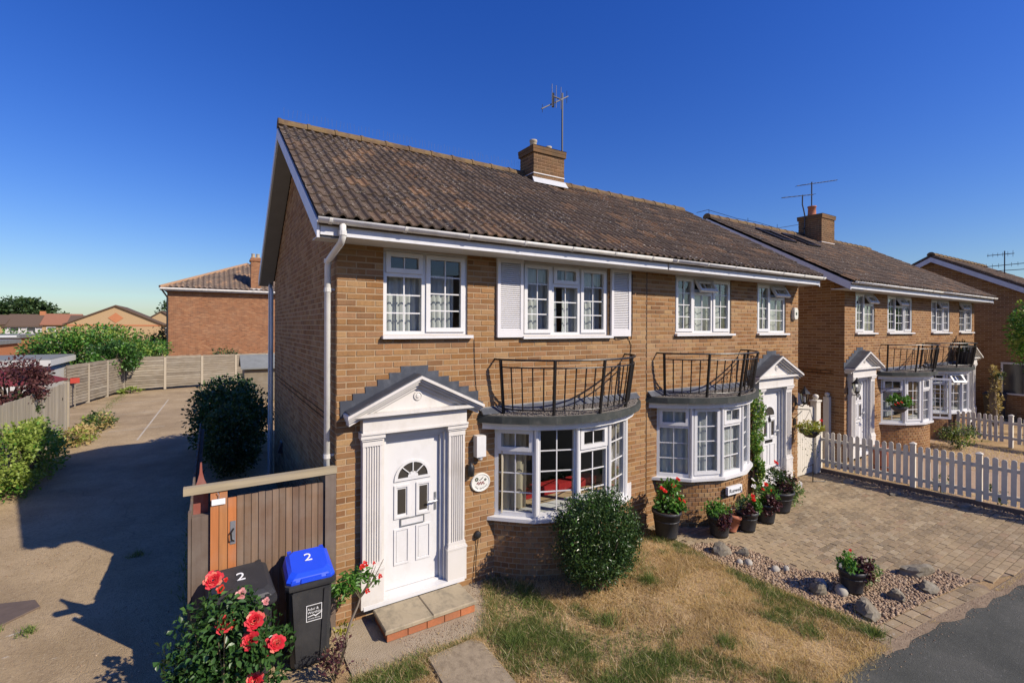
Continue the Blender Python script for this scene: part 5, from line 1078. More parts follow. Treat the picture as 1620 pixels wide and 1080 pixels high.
basket('yellow-leaved hanging basket with trailing stems in front of the white gate', 10.12, -.35, 1.22, (10.12, -.002), [(M_lf_yellow, 700, .06, .14, .05), (M_lf_weed, 200, .05, .14, .05), (M_lf_hedge, 120, -.35, .3, .03)], [(M_redpetal, [(.28, -.1, .2)])])
basket('green hanging basket with red geraniums beside the open bow casement', 14.4, -.55, 1.42, (14.4, -.002), [(M_lf_bright, 900, .12, .18, .06)], [(M_redpetal, [(-.36, -.1, .12), (-.42, -.05, .08), (-.3, -.15, .14), (.22, -.2, .22), (.3, -.1, .2), (.36, 0, .1), (.4, .05, .08)])], M_pot)

# rocks in the shingle and along the fence
def rock(label, x, y, sx, sy, sz, mat=M_rock, yaw=0., cat='rock'):
    rg = np.random.default_rng(int(abs(x) * 970 + abs(y) * 310) % 9973); n1, n2 = 9, 14; m = MB(); rings = []; round_ = mat is not M_rock
    AX = [(Vector(rg.normal(size=3)).normalized(), rg.uniform(.86, .97) if round_ else rg.uniform(.45, .9)) for _ in range(6 if round_ else 11)]
    for i in range(n1 + 1):
        th = math.pi * i / n1; rings.append([])
        for j in range(n2):
            p = 2 * math.pi * (j + .5 * (i % 2)) / n2; v = Vector((math.sin(th) * math.cos(p), math.sin(th) * math.sin(p), math.cos(th))); k = 1.
            for ax, d in AX:
                q = v.dot(ax)
                if q > d: k = min(k, d / q)
            if not round_ and 0 < i < n1: k *= rg.uniform(.94, 1.05)
            rings[-1].append((x + (v.x * sx * math.cos(yaw) - v.y * sy * math.sin(yaw)) * k, y + (v.x * sx * math.sin(yaw) + v.y * sy * math.cos(yaw)) * k, sz * .3 + v.z * sz * k))
    m.loft(rings[::-1]); return tag(m.build('rock', mat, None, round_), label, cat, 'rocks set in the shingle and along the fence')
for a in (('jagged tall rock at the house end of the shingle bed', 5.50, -1.27, .20, .14, .13), ('flat brown stone behind the two pale cobbles', 5.72, -1.50, .13, .1, .09), ('large flat rock in front of the potted plants in shingle', 5.62, -3.16, .28, .16, .12, M_rock, .3), ('low rock right of the shingle pot under cream leaves', 6.30, -3.26, .15, .11, .10), ('dark rock just behind the shingle pot', 6.42, -2.80, .18, .12, .13), ('long slab-like rock at the paving edge of the shingle', 7.30, -3.18, .34, .13, .14, M_rock, -.45), ('squat rock in front of the long slab-like rock', 6.92, -3.37, .18, .13, .10), ('lumpy brown rock left of the shingle pot', 5.55, -2.62, .14, .12, .13),
          ('first flat stone lying under the picket fence', 11.05, -.75, .22, .12, .05), ('second flat stone lying under the picket fence', 11.0, -1.65, .22, .12, .05), ('third flat stone under the picket fence near the white post', 11.28, -2.62, .25, .12, .06)): rock(*a)
for a in (('small round pale cobble, left of its pair', 5.42, -1.62, .055, .045, .05, M_rock_pale), ('larger oval pale cobble, right of its pair', 5.52, -1.70, .085, .06, .05, M_rock_pale, .6), ('tan cobble beside a white one mid shingle', 5.66, -2.02, .075, .055, .055, M_rock_pale), ('whitest small cobble in the shingle', 5.80, -2.10, .05, .045, .055, M_rock_pale), ('smooth egg-shaped cobble left of the shingle pot', 5.80, -2.56, .105, .075, .07, M_rock_pale, .8), ('smooth grey cobble touching the shingle pot', 5.83, -2.80, .12, .08, .08, M_rock_pale, .4)): rock(*a, cat='cobble')

# lawn: parched blades with greener patches
def vnoise(X, Y, f, seed):
    rg = np.random.default_rng(seed); G = rg.random((64, 64)); x, y = X * f + 31.7, Y * f + 17.3; i, j = np.floor(x).astype(int), np.floor(y).astype(int); u, v = x - i, y - j; u, v = u * u * (3 - 2 * u), v * v * (3 - 2 * v); g = lambda a, b: G[a % 64, b % 64]
    return (g(i, j) * (1 - u) + g(i + 1, j) * u) * (1 - v) + (g(i, j + 1) * (1 - u) + g(i + 1, j + 1) * u) * v
def blades(name, X, Y, h, w, mat, lean=.6):
    n = len(X); a = RNG.uniform(0, 6.28, n); hh = h * RNG.uniform(.5, 1.4, n); l = RNG.uniform(0, lean * 1.6, n); b = RNG.uniform(0, 6.28, n); P = np.stack([X, Y, np.full(n, -.012)], 1); s = np.stack([np.cos(a), np.sin(a), 0 * a], 1) * w * RNG.uniform(.7, 1.4, (n, 1)); tp = P + np.stack([np.cos(b) * l * hh, np.sin(b) * l * hh, hh], 1)
    V = np.stack([P - s, P + s, tp], 1).reshape(-1, 3); return npmesh(name, V, np.arange(3 * n).reshape(-1, 3), mat, None, 'stuff')
X = RNG.uniform(-.5, 5.4, 420000); Y = RNG.uniform(-3.6, 0, 420000); ok = inpoly(LAWN, X, Y) & ~((X > .64) & (X < 1.33) & (Y < -1.05) & (Y > -2.02)); X, Y = X[ok], Y[ok]
g = vnoise(X, Y, 1.6, 3) * .5 + vnoise(X, Y, 4.3, 4) * .3 + vnoise(X, Y, 11, 5) * .2 
edgeg = np.exp(-((X - 1.85) / .65) ** 2) * .36 + np.exp(-(np.minimum(np.abs(X - 5.2), 9) / .28) ** 2) * .2 + ((Y > -1.3) & (X < .9)) * .25 - np.exp(-(((X - 3.9) / 1.0) ** 2 + ((Y + 1.6) / .9) ** 2)) * .12
pg = np.clip((g + edgeg - .56) * 5, 0, .95); dens = np.clip(.42 + (vnoise(X, Y, 2.6, 8) - .4) * 2.2, .18, 1); isg = RNG.random(len(X)) < pg; keep = RNG.random(len(X)) < dens
d_ = keep & ~isg; lawn_dry = blades('dry_lawn_grass', X[d_], Y[d_], .032, .0028, M_dry, 1.3); g_ = keep & isg; blades('green_lawn_grass', X[g_], Y[g_], .045, .0026, M_green, .6)
br = keep & (vnoise(X, Y, 1.9, 12) * .6 + vnoise(X, Y, 6, 13) * .4 > .50) & (RNG.random(len(X)) < .7); blades('dead_brown_grass', X[br], Y[br], .026, .003, M_brownblade, 1.5)
lg = RNG.random(len(X)) < .022; blades('long_dry_grass', X[lg], Y[lg], .085, .0032, M_dry, 1.4); lg = (RNG.random(len(X)) < .03) & (pg > .15); blades('long_green_grass', X[lg], Y[lg], .085, .0032, M_green, 1.0)
for k, (x, y, r, h) in enumerate(((2.75, -1.62, .16, .10), (3.6, -2.6, .12, .09), (4.6, -3.0, .14, .08), (5.2, -3.4, .1, .09), (1.62, -1.35, .16, .11), (3.9, -1.25, .13, .1), (2.2, -.75, .2, .07), (4.95, -2.35, .13, .08), (5.05, -.45, .18, .09))):
    X = x + RNG.normal(size=260) * r * .5; Y = y + RNG.normal(size=260) * r * .5; o = blades('grass_tuft', X, Y, h, .004, M_green, 1.0)
X = RNG.uniform(1.9, 2.9, 300); Y = RNG.uniform(-1.0, -.5, 300)
leaves('fallen_leaves', M_lf_straw, np.stack([RNG.uniform(2.2, 4.6, 260), RNG.uniform(-1.6, -.75, 260), np.full(260, .012)], 1), .03, None)
# tall dry stuff round the next garden
X = RNG.uniform(11.9, 18.6, 16000); Y = RNG.uniform(-6, -.3, 16000); ok = (vnoise(X, Y, .8, 9) > .5) & (X > 12.0 + (Y < -3.4) * 9) | (Y < -3.7) & (X > 12.2); blades('dry_verge_grass', X[ok], Y[ok], .05, .005, M_dry, .9)
t = thing('leafy_shrub', 'low light green shrub below the bow window with open casement', 'shrub', (17.3, -1.0, 0)); MB().tube([(17.3, -1.0, 0), (17.3, -1.0, .4)], .02, 5).build('stem', M_trunk, t); leaves('foliage', M_lf_hedge, blob((17.3, -1.0, .35), (.55, .5, .35), 900, 22, .3, .4, .02), .07, t); leaves('foliage', M_lf_weed, blob((17.3, -1.0, .38), (.55, .5, .35), 500, 22, .3, .5, .02), .06, t)
for x, y, n_, lb in ((11.95, -2.1, 160, 'small dark green plant just behind the picket fence midway'), (12.05, -2.95, 160, 'small dark green plant behind the picket fence near its third post')): 
    t = thing('garden_plant', lb, 'plant', (x, y, 0)); MB().tube([(x, y, 0), (x, y, .2)], .01, 4).build('stem', M_stem, t); leaves('foliage', M_lf_rose, blob((x, y, .22), (.16, .16, .2), n_, 8, .35, .3, .02), .07, t)
t = thing('brown_bottle_bin', 'brown rusty barrel standing behind the picket fence before the bow wall', 'barrel', (12.75, -.75, 0)); MB().lathe([(.16, 0), (.2, .12), (.21, .3), (.2, .48), (.16, .6), (.14, .6), (.13, .56)], (12.75, -.75, 0), 14).build('barrel_body', M_terracotta, t, True); MB().lathe([(.205, .12), (.215, .13), (.205, .15)], (12.75, -.75, 0), 14).build('hoop', M_iron, t)

# ragged sandy margin and loose grit where the paving meets the asphalt
mp = []; 
for k in range(40): t_ = k / 39; x = 4.9 + t_ * 6.9; mp.append((x, float(np.interp(x, [p[0] for p in E_ROAD[1:7]], [p[1] for p in E_ROAD[1:7]])) - .03 - .05 * random.random() - .05 * math.sin(k * .9) ** 2))
sheet('sandy_margin', [(x, float(np.interp(x, [p[0] for p in E_ROAD[1:7]], [p[1] for p in E_ROAD[1:7]])) + .05) for x, _ in mp] + mp[::-1], -.0025, M_bed)
X = RNG.uniform(4.6, 11.8, 1500); Y = np.interp(X, [p[0] for p in E_ROAD[1:7]], [p[1] for p in E_ROAD[1:7]]) - np.abs(RNG.normal(size=1500)) * .09 + .03; pebbles('road_grit', np.stack([X, Y, np.full(1500, -.002)], 1), .006, M_pebble)
X = RNG.uniform(4.2, 11.5, 3000); Y = np.interp(X, [p[0] for p in E_ROAD[1:7]], [p[1] for p in E_ROAD[1:7]]) + RNG.uniform(-.02, .03, 3000); ok = vnoise(X, Y, 2.2, 21) > .62; blades('verge_grass', X[ok], Y[ok], .025, .003, M_dry, 1.0)
X = RNG.uniform(-.4, 1.75, 4000); Y = RNG.uniform(-1.5, -.1, 4000); ok = ~inpoly([(.38, -.14), (.38, -.64), (1.55, -.64), (1.55, -.14)], X, Y) & (vnoise(X, Y, 3, 22) > .68); pebbles('path_grit', np.stack([X[ok], Y[ok], np.full(ok.sum(), .0)], 1), .0055, M_pebble)
leaves('leaf_litter', M_lf_straw, np.stack([RNG.uniform(-.3, 1.7, 60), RNG.uniform(-1.0, -.1, 60), np.full(60, .008)], 1), .022)

# blades straggling over the lawn's edges
def edge_blades(name, line, n, mat, h, sd):
    L = np.array(line); i = RNG.integers(0, len(L) - 1, n); t_ = RNG.random((n, 1)); P = L[i] * (1 - t_) + L[i + 1] * t_; k = vnoise(P[:, 0], P[:, 1], 4.1, 33); P = P + RNG.normal(size=(n, 2)) * sd * (.3 + k[:, None]); blades(name, P[:, 0], P[:, 1], h, .003, mat, 1.0)
edge_blades('path_edge_grass', [(1.95, -.1), (1.72, -.62), (1.44, -1.02), (.88, -1.05), (.47, -1.03), (-.03, -.985)], 3800, M_green, .045, .05)
edge_blades('path_edge_dry_grass', [(1.95, -.1), (1.72, -.62), (1.44, -1.02), (.88, -1.05), (.47, -1.03), (-.03, -.985)], 2600, M_dry, .05, .06)
edge_blades('slab_edge_grass', [(.68, -2.0), (.70, -1.08), (1.23, -1.06), (1.31, -1.16), (1.31, -2.0)], 1500, M_dry, .05, .035)
edge_blades('bed_edge_grass', [(5.2, -.8), (5.17, -1.4), (5.19, -2.2), (5.25, -2.8), (5.3, -3.4)], 2400, M_dry, .05, .06)
edge_blades('road_edge_grass', [(3.6, -3.5), (4.2, -3.52), (5.05, -3.56)], 1400, M_dry, .05, .05)
# ---------------------------------------------------------------- left side: fences, garages, flats, far houses, trees
# close-boarded fence along the drive
t = thing('board_fence', 'pale close-boarded fence along the far left edge of the drive', 'fence', (-5.05, 10, 0)); y = 6.2; k = 0
while y < 14.25:
    h = 1.80 - .013 * (y - 6.2) + random.uniform(-.02, .02); MB().box(-5.075 - .004 * (k % 2), -5.05 + random.uniform(-.004, .004), y, y + .128, 0, h).build('board', M_fence, t); y += .135; k += 1
for z in (.4, 1.35): MB().box(-5.13, -5.08, 6.2, 14.3, z, z + .09).build('rail', M_fence, t)
MB().box(-5.15, -5.02, 14.27, 14.40, 0, 1.72).build('post', M_concpost, t); MB().lathe([(.05, 0), (.05, .02)], (0, 0, 0), 8).build('bolt_plate', M_iron, t).data.transform(Matrix.Translation((-5.047, 13.7, 1.25)) @ Matrix.Rotation(R(-90), 4, 'Y'))
# lap panel fences round the turning area
def lap_fence(label, pts, h=1.72):
    t = thing('panel_fence', label, 'fence', (*pts[0], 0), 'lap panel fences at the end of the drive')
    for (x0, y0), (x1, y1) in zip(pts, pts[1:]):
        L = math.hypot(x1 - x0, y1 - y0); d = ((x1 - x0) / L, (y1 - y0) / L); n = max(1, round(L / 1.85)); w = L / n
        Tp = lambda u, q, z: (x0 + d[0] * u - d[1] * q, y0 + d[1] * u + d[0] * q, z)
        for i in range(n):
            a, b = i * w + .06, (i + 1) * w - .06; po = MB().box(i * w - .055, i * w + .055, -.06, .06, 0, h + .05, Tp).build('post', M_concpost, t)
            z = .12
            while z < h - .03:
                e = random.uniform(-.012, .012); m = MB(); nseg = 6; rr = []
                for j in range(nseg + 1): u = a + (b - a) * j / nseg; s = .010 * math.sin(j * 1.9 + z * 9); rr.append([Tp(u, q, zz + s) for q, zz in ((.052, z), (.016, z + .145 + e), (-.004, z + .15 + e), (-.052, z + .004))])
                m.loft(rr).build('slat', M_panel, t); z += .128
            for q in (a, (a + b) / 2, b): MB().box(q - .02, q + .02, -.066, -.0545, .1, h, Tp).build('batten', M_panel, t); MB().box(q - .02, q + .02, .0185, .03, .1, h, Tp).build('batten', M_panel, t)
            MB().box(a - .02, b + .02, -.03, .03, h - .005, h + .02, Tp).build('capping', M_panel, t)
lap_fence('rear lap panel fence facing the end of the drive', [(3.4, 28.2), (-5.1, 26.15)]); lap_fence('left lap panel fence running back beside the red notice board', [(-5.14, 26.1), (-6.35, 20.75)])
t = thing('notice_board', 'blank red notice board fixed to a fence post at the drive end', 'sign', (-6.0, 21.5, 1.1)); MB().box(-.15, .15, -.02, .02, -.11, .11).build('board', M_signred, t).data.transform(Matrix.Translation((-6.10, 21.0, 1.16)) @ Matrix.Rotation(R(20), 4, 'Z')); MB().box(-6.12, -6.08, 21.03, 21.07, 0, 1.25).build('post', M_panel, t)

def bush(label, c, rad, n, size, mats, clumps=40, cat='bush', name='bush', trunk=None, group=None, hollow=.55, spread=.28, zmin=.03):
    t = thing(name, label, cat, (c[0], c[1], 0), group); m = MB(); r = trunk or .05
    for k in range(5): a = k * 1.26; m.tube([(c[0], c[1], -.05), (c[0] + rad[0] * .12 * math.cos(a), c[1] + rad[1] * .12 * math.sin(a), max(.1, c[2] - rad[2] * .5)), (c[0] + rad[0] * .6 * math.cos(a), c[1] + rad[1] * .6 * math.sin(a), c[2] + rad[2] * .3)], [r, r * .8, r * .25], 6)
    m.build('trunk', M_trunk, t); tot = sum(w for _, w in mats)
    for mt, w in mats:
        P = blob(c, rad, int(n * w / tot), clumps, spread, hollow, zmin); leaves('crown', mt, P, size, t, aspect=.6, out=unit(P - np.array(c)), outw=.5)
    return t
bush('broad bright green bush overhanging the corner of the lap panel fence', (-6.55, 28.9, 2.0), (3.0, 2.1, 1.40), 13000, .17, [(M_lf_bright, 4), (M_lf_weed, 2), (M_lf_rose, 1)], 60, trunk=.12)
bush('lower left lobe of the big bush hanging over the left fence', (-5.45, 25.6, 1.85), (1.15, 1.0, .75), 3000, .15, [(M_lf_bright, 2), (M_lf_rose, 2)], 20)
bush('big dark shaded garden bush beside the near house gable wall', (-.80, 9.6, .92), (.98, 1.8, 1.08), 19000, .10, [(M_lf_hedge, 3), (M_lf_rose, 1)], 110, trunk=.06, hollow=.35)
bush('dark lower bush in the shade in front of the big garden bush', (-.82, 7.6, .62), (.58, 1.5, .85), 11000, .085, [(M_lf_hedge, 1)], 44, hollow=.3)
bush('dark red smoke bush leaning over the pale boarded fence', (-5.65, 11.4, 1.98), (.75, 1.5, .75), 4600, .10, [(M_lf_red, 5)], 44, trunk=.05, spread=.24)
bush('dark green lower half of the smoke bush against the boarded fence', (-5.35, 11.1, 1.45), (.42, .8, .38), 1000, .09, [(M_lf_hedge, 1)], 16)
bush('tall yellow-green weeds at the foot of the boarded fence', (-4.75, 8.9, .60), (.62, 2.3, .72), 7500, .085, [(M_lf_weed, 3), (M_lf_bright, 1)], 60, name='weeds_clump', spread=.2)
bush('straw-dry weeds by the end post of the boarded fence', (-4.65, 13.2, .16), (.5, 1.1, .28), 1300, .11, [(M_lf_straw, 3), (M_lf_weed, 1)], 26, name='weeds_clump')
bush('green and yellow weeds spilling onto the drive past the end post', (-4.5, 15.5, .2), (.45, 1.0, .32), 1300, .11, [(M_lf_weed, 2), (M_lf_hedge, 2), (M_lf_straw, 2)], 24, name='weeds_clump')
bush('small weed patch at the fence corner below the big bush', (-4.7, 25.3, .12), (.6, .35, .22), 350, .12, [(M_lf_weed, 1)], 10, name='weeds_clump')
bush('rounded bush showing above the rear fence before the brick flats', (-.5, 30.3, 1.1), (.95, .7, .95), 1500, .15, [(M_lf_hedge, 2), (M_lf_rose, 1)], 22)
# shed roof at the rear fence
t = thing('garden_shed', 'small grey felt-roofed shed against the rear fence', 'shed', (.7, 19.3, 0)); MB().box(.05, 2.0, 19.3, 21.0, 0, 1.55).build('wall', M_panel, t); MB().loft([[(x, 19.1, 1.50), (x, 20.2, 2.05), (x, 21.2, 1.50), (x, 21.2, 1.56), (x, 20.2, 2.12), (x, 19.1, 1.56)] for x in (-.1, 2.15)]).build('roof', M_garageroof, t)
# maroon awning and white flat-roofed garage
t = thing('parasol', 'maroon canvas parasol edge behind the smoke bush', 'parasol', (-6.6, 17.2, 0)); c = (-7.2, 17.6); n = 8
rim = [(c[0] + 1.5 * math.cos(2 * math.pi * k / n + .2), c[1] + 1.5 * math.sin(2 * math.pi * k / n + .2), 1.52) for k in range(n)]
MB().add(rim + [(*c, 2.05)] + [(x, y, z - .05) for x, y, z in rim], [f for k in range(n) for f in ((k, (k + 1) % n, n), (k, n + 1 + k, n + 1 + (k + 1) % n, (k + 1) % n))]).build('canopy', M_awning, t); MB().tube([(*c, 0), (*c, 2.1)], .025, 6).build('pole', M_trunk, t)
t = thing('garage', 'white rendered garage with flat grey roof behind the parasol', 'garage', (-9, 23, 0)); MB().box(-13, -7.3, 22.4, 26.5, 0, 1.72).build('wall', M_render, t); MB().loft([[(x0, y0, z) for x0, y0 in ((-13.2, 22.2), (-7.1, 22.2), (-7.1, 26.7), (-13.2, 26.7))] for z in (1.721, 1.98)]).build('fascia', M_render, t); MB().box(-13.15, -7.15, 22.25, 26.65, 1.981, 2.03).build('roof', M_garageroof, t)
for k, (x, y, w, d, h, lb) in enumerate(((-17, 35, 9.0, 5, 2.5, 'nearer long grey flat-roofed garage block left of the big bush'), (-19, 44, 11, 5, 2.75, 'farther long grey flat-roofed garage block left of the big bush'))):
    t = thing('garage_block', lb, 'garages', (x, y, 0), 'flat-roofed garage blocks'); MB().box(x - w / 2, x + w / 2, y, y + d, 0, h - .25).build('wall', M_orangebrick, t); MB().box(x - w / 2 - .15, x + w / 2 + .15, y - .15, y + d + .15, h - .249, h).build('roof', M_garageroof, t)
    MB().box(x - w / 2, x + w / 2, y - .18, y - .151, h - .16, h - .06).build('edge_trim', M_print, t)
    for j in range(3): xx = x - w / 2 + .4 + j * w / 3; MB().box(xx, xx + 2.2, y - .03, y - .002, 0, 2.0).build('garage_door', M_white, t)
sheet('yard', [(-30, 28.6), (-7.2, 28.6), (-7.2, 34.8), (-30, 34.8)], -.012, simple('red_yard', (.36, .19, .11), .95, .1, var=.25, scale=2))
# red brick block of flats with a hipped roof
t = thing('block_of_flats', 'red brick block with blank wall and hipped brown roof beyond the rear fence', 'building', (1.2, 36.5, 0)); fx0, fx1, fy, fz, fd = -3.95, 6.6, 36.5, 6.12, 16.
wl = MB().box(fx0, fx1, fy, fy + fd, -.05, fz).build('wall', M_mortar_dark, t)
lay_bricks(wl, lambda u, w, z: (fx0 + u, fy - w, z), 0, brick_list(0, fx1 - fx0, -.02, fz, []), M_brick_red, 0, .006)
ex0, ex1, ey0, ey1, ap = fx0 - .4, fx1 + .4, fy - .4, fy + fd + .4, 8.75; mx = (ex0 + ex1) / 2; hip = 4.9
rf = MB().add([(ex0, ey0, fz + .08), (ex1, ey0, fz + .08), (ex1, ey1, fz + .08), (ex0, ey1, fz + .08), (mx, ey0 + hip, ap), (mx, ey1 - hip, ap)], [(0, 1, 4), (1, 2, 5, 4), (2, 3, 5), (3, 0, 4, 5), (3, 2, 1, 0)]).build('roof', M_tile_flat, t)
m = MB(); sl = (ap - fz - .08) / hip; W_ = .34; x = ex0 + .05       # rows of pantiles on the hip facing the drive
g = 14
while x < ex1 - .1:
    q = 1 - abs(x + W_ / 2 - mx) / (mx - ex0); L = hip * max(0, q)
    if L > .3:
        nrow = max(1, int(L / .4))
        for r in range(nrow):
            a, b = r * L / nrow, (r + 1) * L / nrow + .03
            m.loft([[(x + u, ey0 + s, fz + .085 + sl * s + h + lift) for u, h in ((0, .005), (.06, .0), (.12, .015), (.19, .07), (.25, .085), (.31, .06), (W_, .01))] for s, lift in ((a, .05), (b, .015))], False, False)
    x += W_
m.build('pantiles', M_tile_flat, rf, kind='stuff')
for a, b in (((ex0, ey0, fz + .12), (mx, ey0 + hip, ap + .03)), ((ex1, ey0, fz + .12), (mx, ey0 + hip, ap + .03)), ((mx, ey0 + hip, ap + .03), (mx, ey1 - hip, ap + .03))): MB().tube([a, b], .12, 8).build('hip_ridge', M_tile_flat, rf)
MB().box(ex0, ex1, ey0 - .02, ey0 + .0, fz - .12, fz + .06).build('gutter_board', M_gutter, t); MB().box(ex0 + .02, ex1 - .02, ey0 + .02, fy - .01, fz - .05, fz - .02).build('soffit', M_iron, t); MB().tube([(ex0, ey0 - .08, fz + .02), (ex1, ey0 - .08, fz + .02)], .07, 6).build('gutter', M_gutter, t)
MB().tube([(ex0 + .08, ey0 - .05, fz), (fx0 + .02, fy - .08, fz - .6), (fx0 + .02, fy - .08, 0)], .06, 6).build('downpipe', M_iron, t)
ch = MB().box(1.35, 2.05, fy - .10, fy + .75, fz + .15, 8.85).build('chimney', M_mortar_dark, t); lay_bricks(ch, lambda u, w, z: (1.35 + u, fy - .10 - w, z), 0, brick_list(0, .7, fz + .2, 8.8, []), M_brick_red, 0)
MB().box(1.28, 2.12, fy - .17, fy + .82, 8.55, 8.70).build('chimney_course', M_brick_red, ch); MB().box(1.3, 2.1, fy - .3, fy + .8, fz + .1, fz + .28).build('lead_apron', M_render, ch)
for x in (1.52, 1.85): MB().lathe([(.13, 0), (.12, .25), (.14, .25), (.14, .3), (.1, .3)], (x, fy + .3, 8.86), 10).build('chimney_pot', M_concpost, ch)

# far houses
def gable_house(label, x0, x1, y0, y1, ze, zr, wall, roof, along='y', wins=(), diamond=False, grp='distant houses', ch=None):
    t = thing('distant_house', label, 'house', ((x0 + x1) / 2, y0, 0), grp)
    if along == 'y':
        xm = (x0 + x1) / 2; MB().prism([(x0, -.05), (x1, -.05), (x1, ze), (xm, zr), (x0, ze)], lambda p, q, v: (p, v, q), y0, y1).build('wall', wall, t); k = (zr - ze) / (xm - x0)
        MB().loft([[(x0 - .5, y, ze - .5 * k + .03), (xm, y, zr + .03), (x1 + .5, y, ze - .5 * k + .03), (x1 + .5, y, ze - .5 * k + .22), (xm, y, zr + .24), (x0 - .5, y, ze - .5 * k + .22)] for y in (y0 - .3, y1 + .3)]).build('roof', roof, t)
    else:
        ym = (y0 + y1) / 2; MB().prism([(y0, -.05), (y1, -.05), (y1, ze), (ym, zr), (y0, ze)], lambda p, q, v: (v, p, q), x0, x1).build('wall', wall, t); k = (zr - ze) / (ym - y0)
        MB().loft([[(x, y0 - .5, ze - .5 * k + .03), (x, ym, zr + .03), (x, y1 + .5, ze - .5 * k + .03), (x, y1 + .5, ze - .5 * k + .22), (x, ym, zr + .24), (x, y0 - .5, ze - .5 * k + .22)] for x in (x0 - .3, x1 + .3)]).build('roof', roof, t)
    for a, b, c, d in wins:
        f = grid_wall(MB(), lambda u, w, z: (u, y0 - w, z), a, b, c, d, [(a + .12, b - .12, c + .12, d - .12)], .0, .08).build('window', M_white, t); MB().box(a + .1, b - .1, y0 - .03, y0 - .01, c + .1, d - .1).build('pane', M_winfar, f)
    if diamond: xm = (x0 + x1) / 2; MB().prism([(xm - 1.0, ze + 1.0), (xm, ze + .15), (xm + 1.0, ze + 1.0), (xm, ze + 1.85)], lambda p, q, v: (p, v, q), y0 - .06, y0 - .01).build('diamond_panel', M_orangebrick, t); MB().box(x0, x1, y0 - .05, y0 - .004, ze - .35, ze - .1).build('string_course', M_orangebrick, t)
    if ch: MB().box(ch - .5, ch + .5, (y0 + y1) / 2 - .4, (y0 + y1) / 2 + .4, zr - .6, zr + 1.0).build('chimney', M_orangebrick, t)
    return t
yh = gable_house('pale brick gable house with an orange diamond panel in the distance', -20.6, -8.6, 95.5, 108, 3.7, 6.6, M_yellowbrick, M_brownroof, 'y', [(-16.2, -15.0, 1.2, 3.2)], True)
gable_house('pale brick house joined behind the diamond-panel house', -12.5, -5.6, 103, 118, 3.6, 6.0, M_yellowbrick, M_brownroof, 'y', [(-11, -9.8, 1.8, 3.1), (-9.0, -7.8, 1.8, 3.1)])
gable_house('orange-roofed house at the right end of the distant pale houses', -9.5, -3.5, 118, 132, 3.6, 6.2, M_orangebrick, M_redroof, 'y', [(-8.5, -7.2, 1.8, 3.2)])
for k in range(6):
    x0 = -66 + k * 6.2; tones = (M_yellowbrick, M_orangebrick, M_yellowbrick, M_yellowbrick, M_render, M_yellowbrick)
    gable_house(['first', 'second', 'third', 'fourth', 'fifth', 'sixth'][k] + ' house from the left in the distant terrace under trees', x0, x0 + 6.18, 148 + (3 if k == 2 else 0), 157, 3.3 + .35 * (k % 2), 5.6 + .2 * (k % 3), tones[k], (M_brownroof, M_brownroof, M_redroof)[k % 3], 'x', [(x0 + .8, x0 + 2.4, 1.9, 3.0), (x0 + 3.6, x0 + 5.2, 1.9, 3.0), (x0 + .8, x0 + 2.6, .3, 1.3)], ch=x0 + 5.4 if k % 2 == 0 else None)
gable_house('long brown-roofed distant terrace between the trees and the diamond-panel house', -28.6, -20.9, 138, 147, 3.3, 5.5, M_yellowbrick, M_brownroof, 'x', [(-27.5, -25.5, 1.8, 2.9), (-24, -22, 1.8, 2.9)])
def tree(label, c, rad, n, size, mats, clumps=40, th=.3, grp='distant trees', kind='broad_tree'): return bush(label, c, rad, n, size, mats, clumps, 'tree', kind, th, grp, .5, .26, .5)
tree('large rounded distant tree behind the terrace at the far left', (-46, 178, 6.6), (7.5, 5, 4.2), 5200, .9, [(M_lf_far, 3), (M_lf_hedge, 1)], 46, .5)
tree('second distant tree partly cut by the left edge behind the terrace', (-56, 178, 5.2), (5, 4, 3.4), 2400, .8, [(M_lf_far, 1)], 30, .5)
tree('small round distant tree right of the large rounded one', (-41.3, 197, 4.6), (3.2, 3, 2.6), 1300, .7, [(M_lf_far, 1)], 22, .4)
tree('dark spreading cedar beyond the orange-roofed house', (-8.4, 140, 6.4), (4.2, 3, 3.4), 2400, .7, [(M_lf_hedge, 1), (M_lf_far, 1)], 22, .5, kind='cedar_tree')
bush('dark yard shrub left of the red brick block', (-5.2, 46, 1.6), (.8, .8, 1.7), 1200, .2, [(M_lf_hedge, 2), (M_lf_rose, 1)], 20)
bush('yellow-green conifer bush between the big bush and the red brick block', (-6.6, 49, 1.4), (1.2, 1.0, 1.5), 1200, .2, [(M_lf_weed, 2), (M_lf_bright, 1)], 20)
bush('distant round hedge in front of the pale terrace', (-21, 72, 1.5), (5, 1.5, 1.7), 1800, .35, [(M_lf_bright, 1), (M_lf_hedge, 1)], 34, cat='hedge', name='hedge')

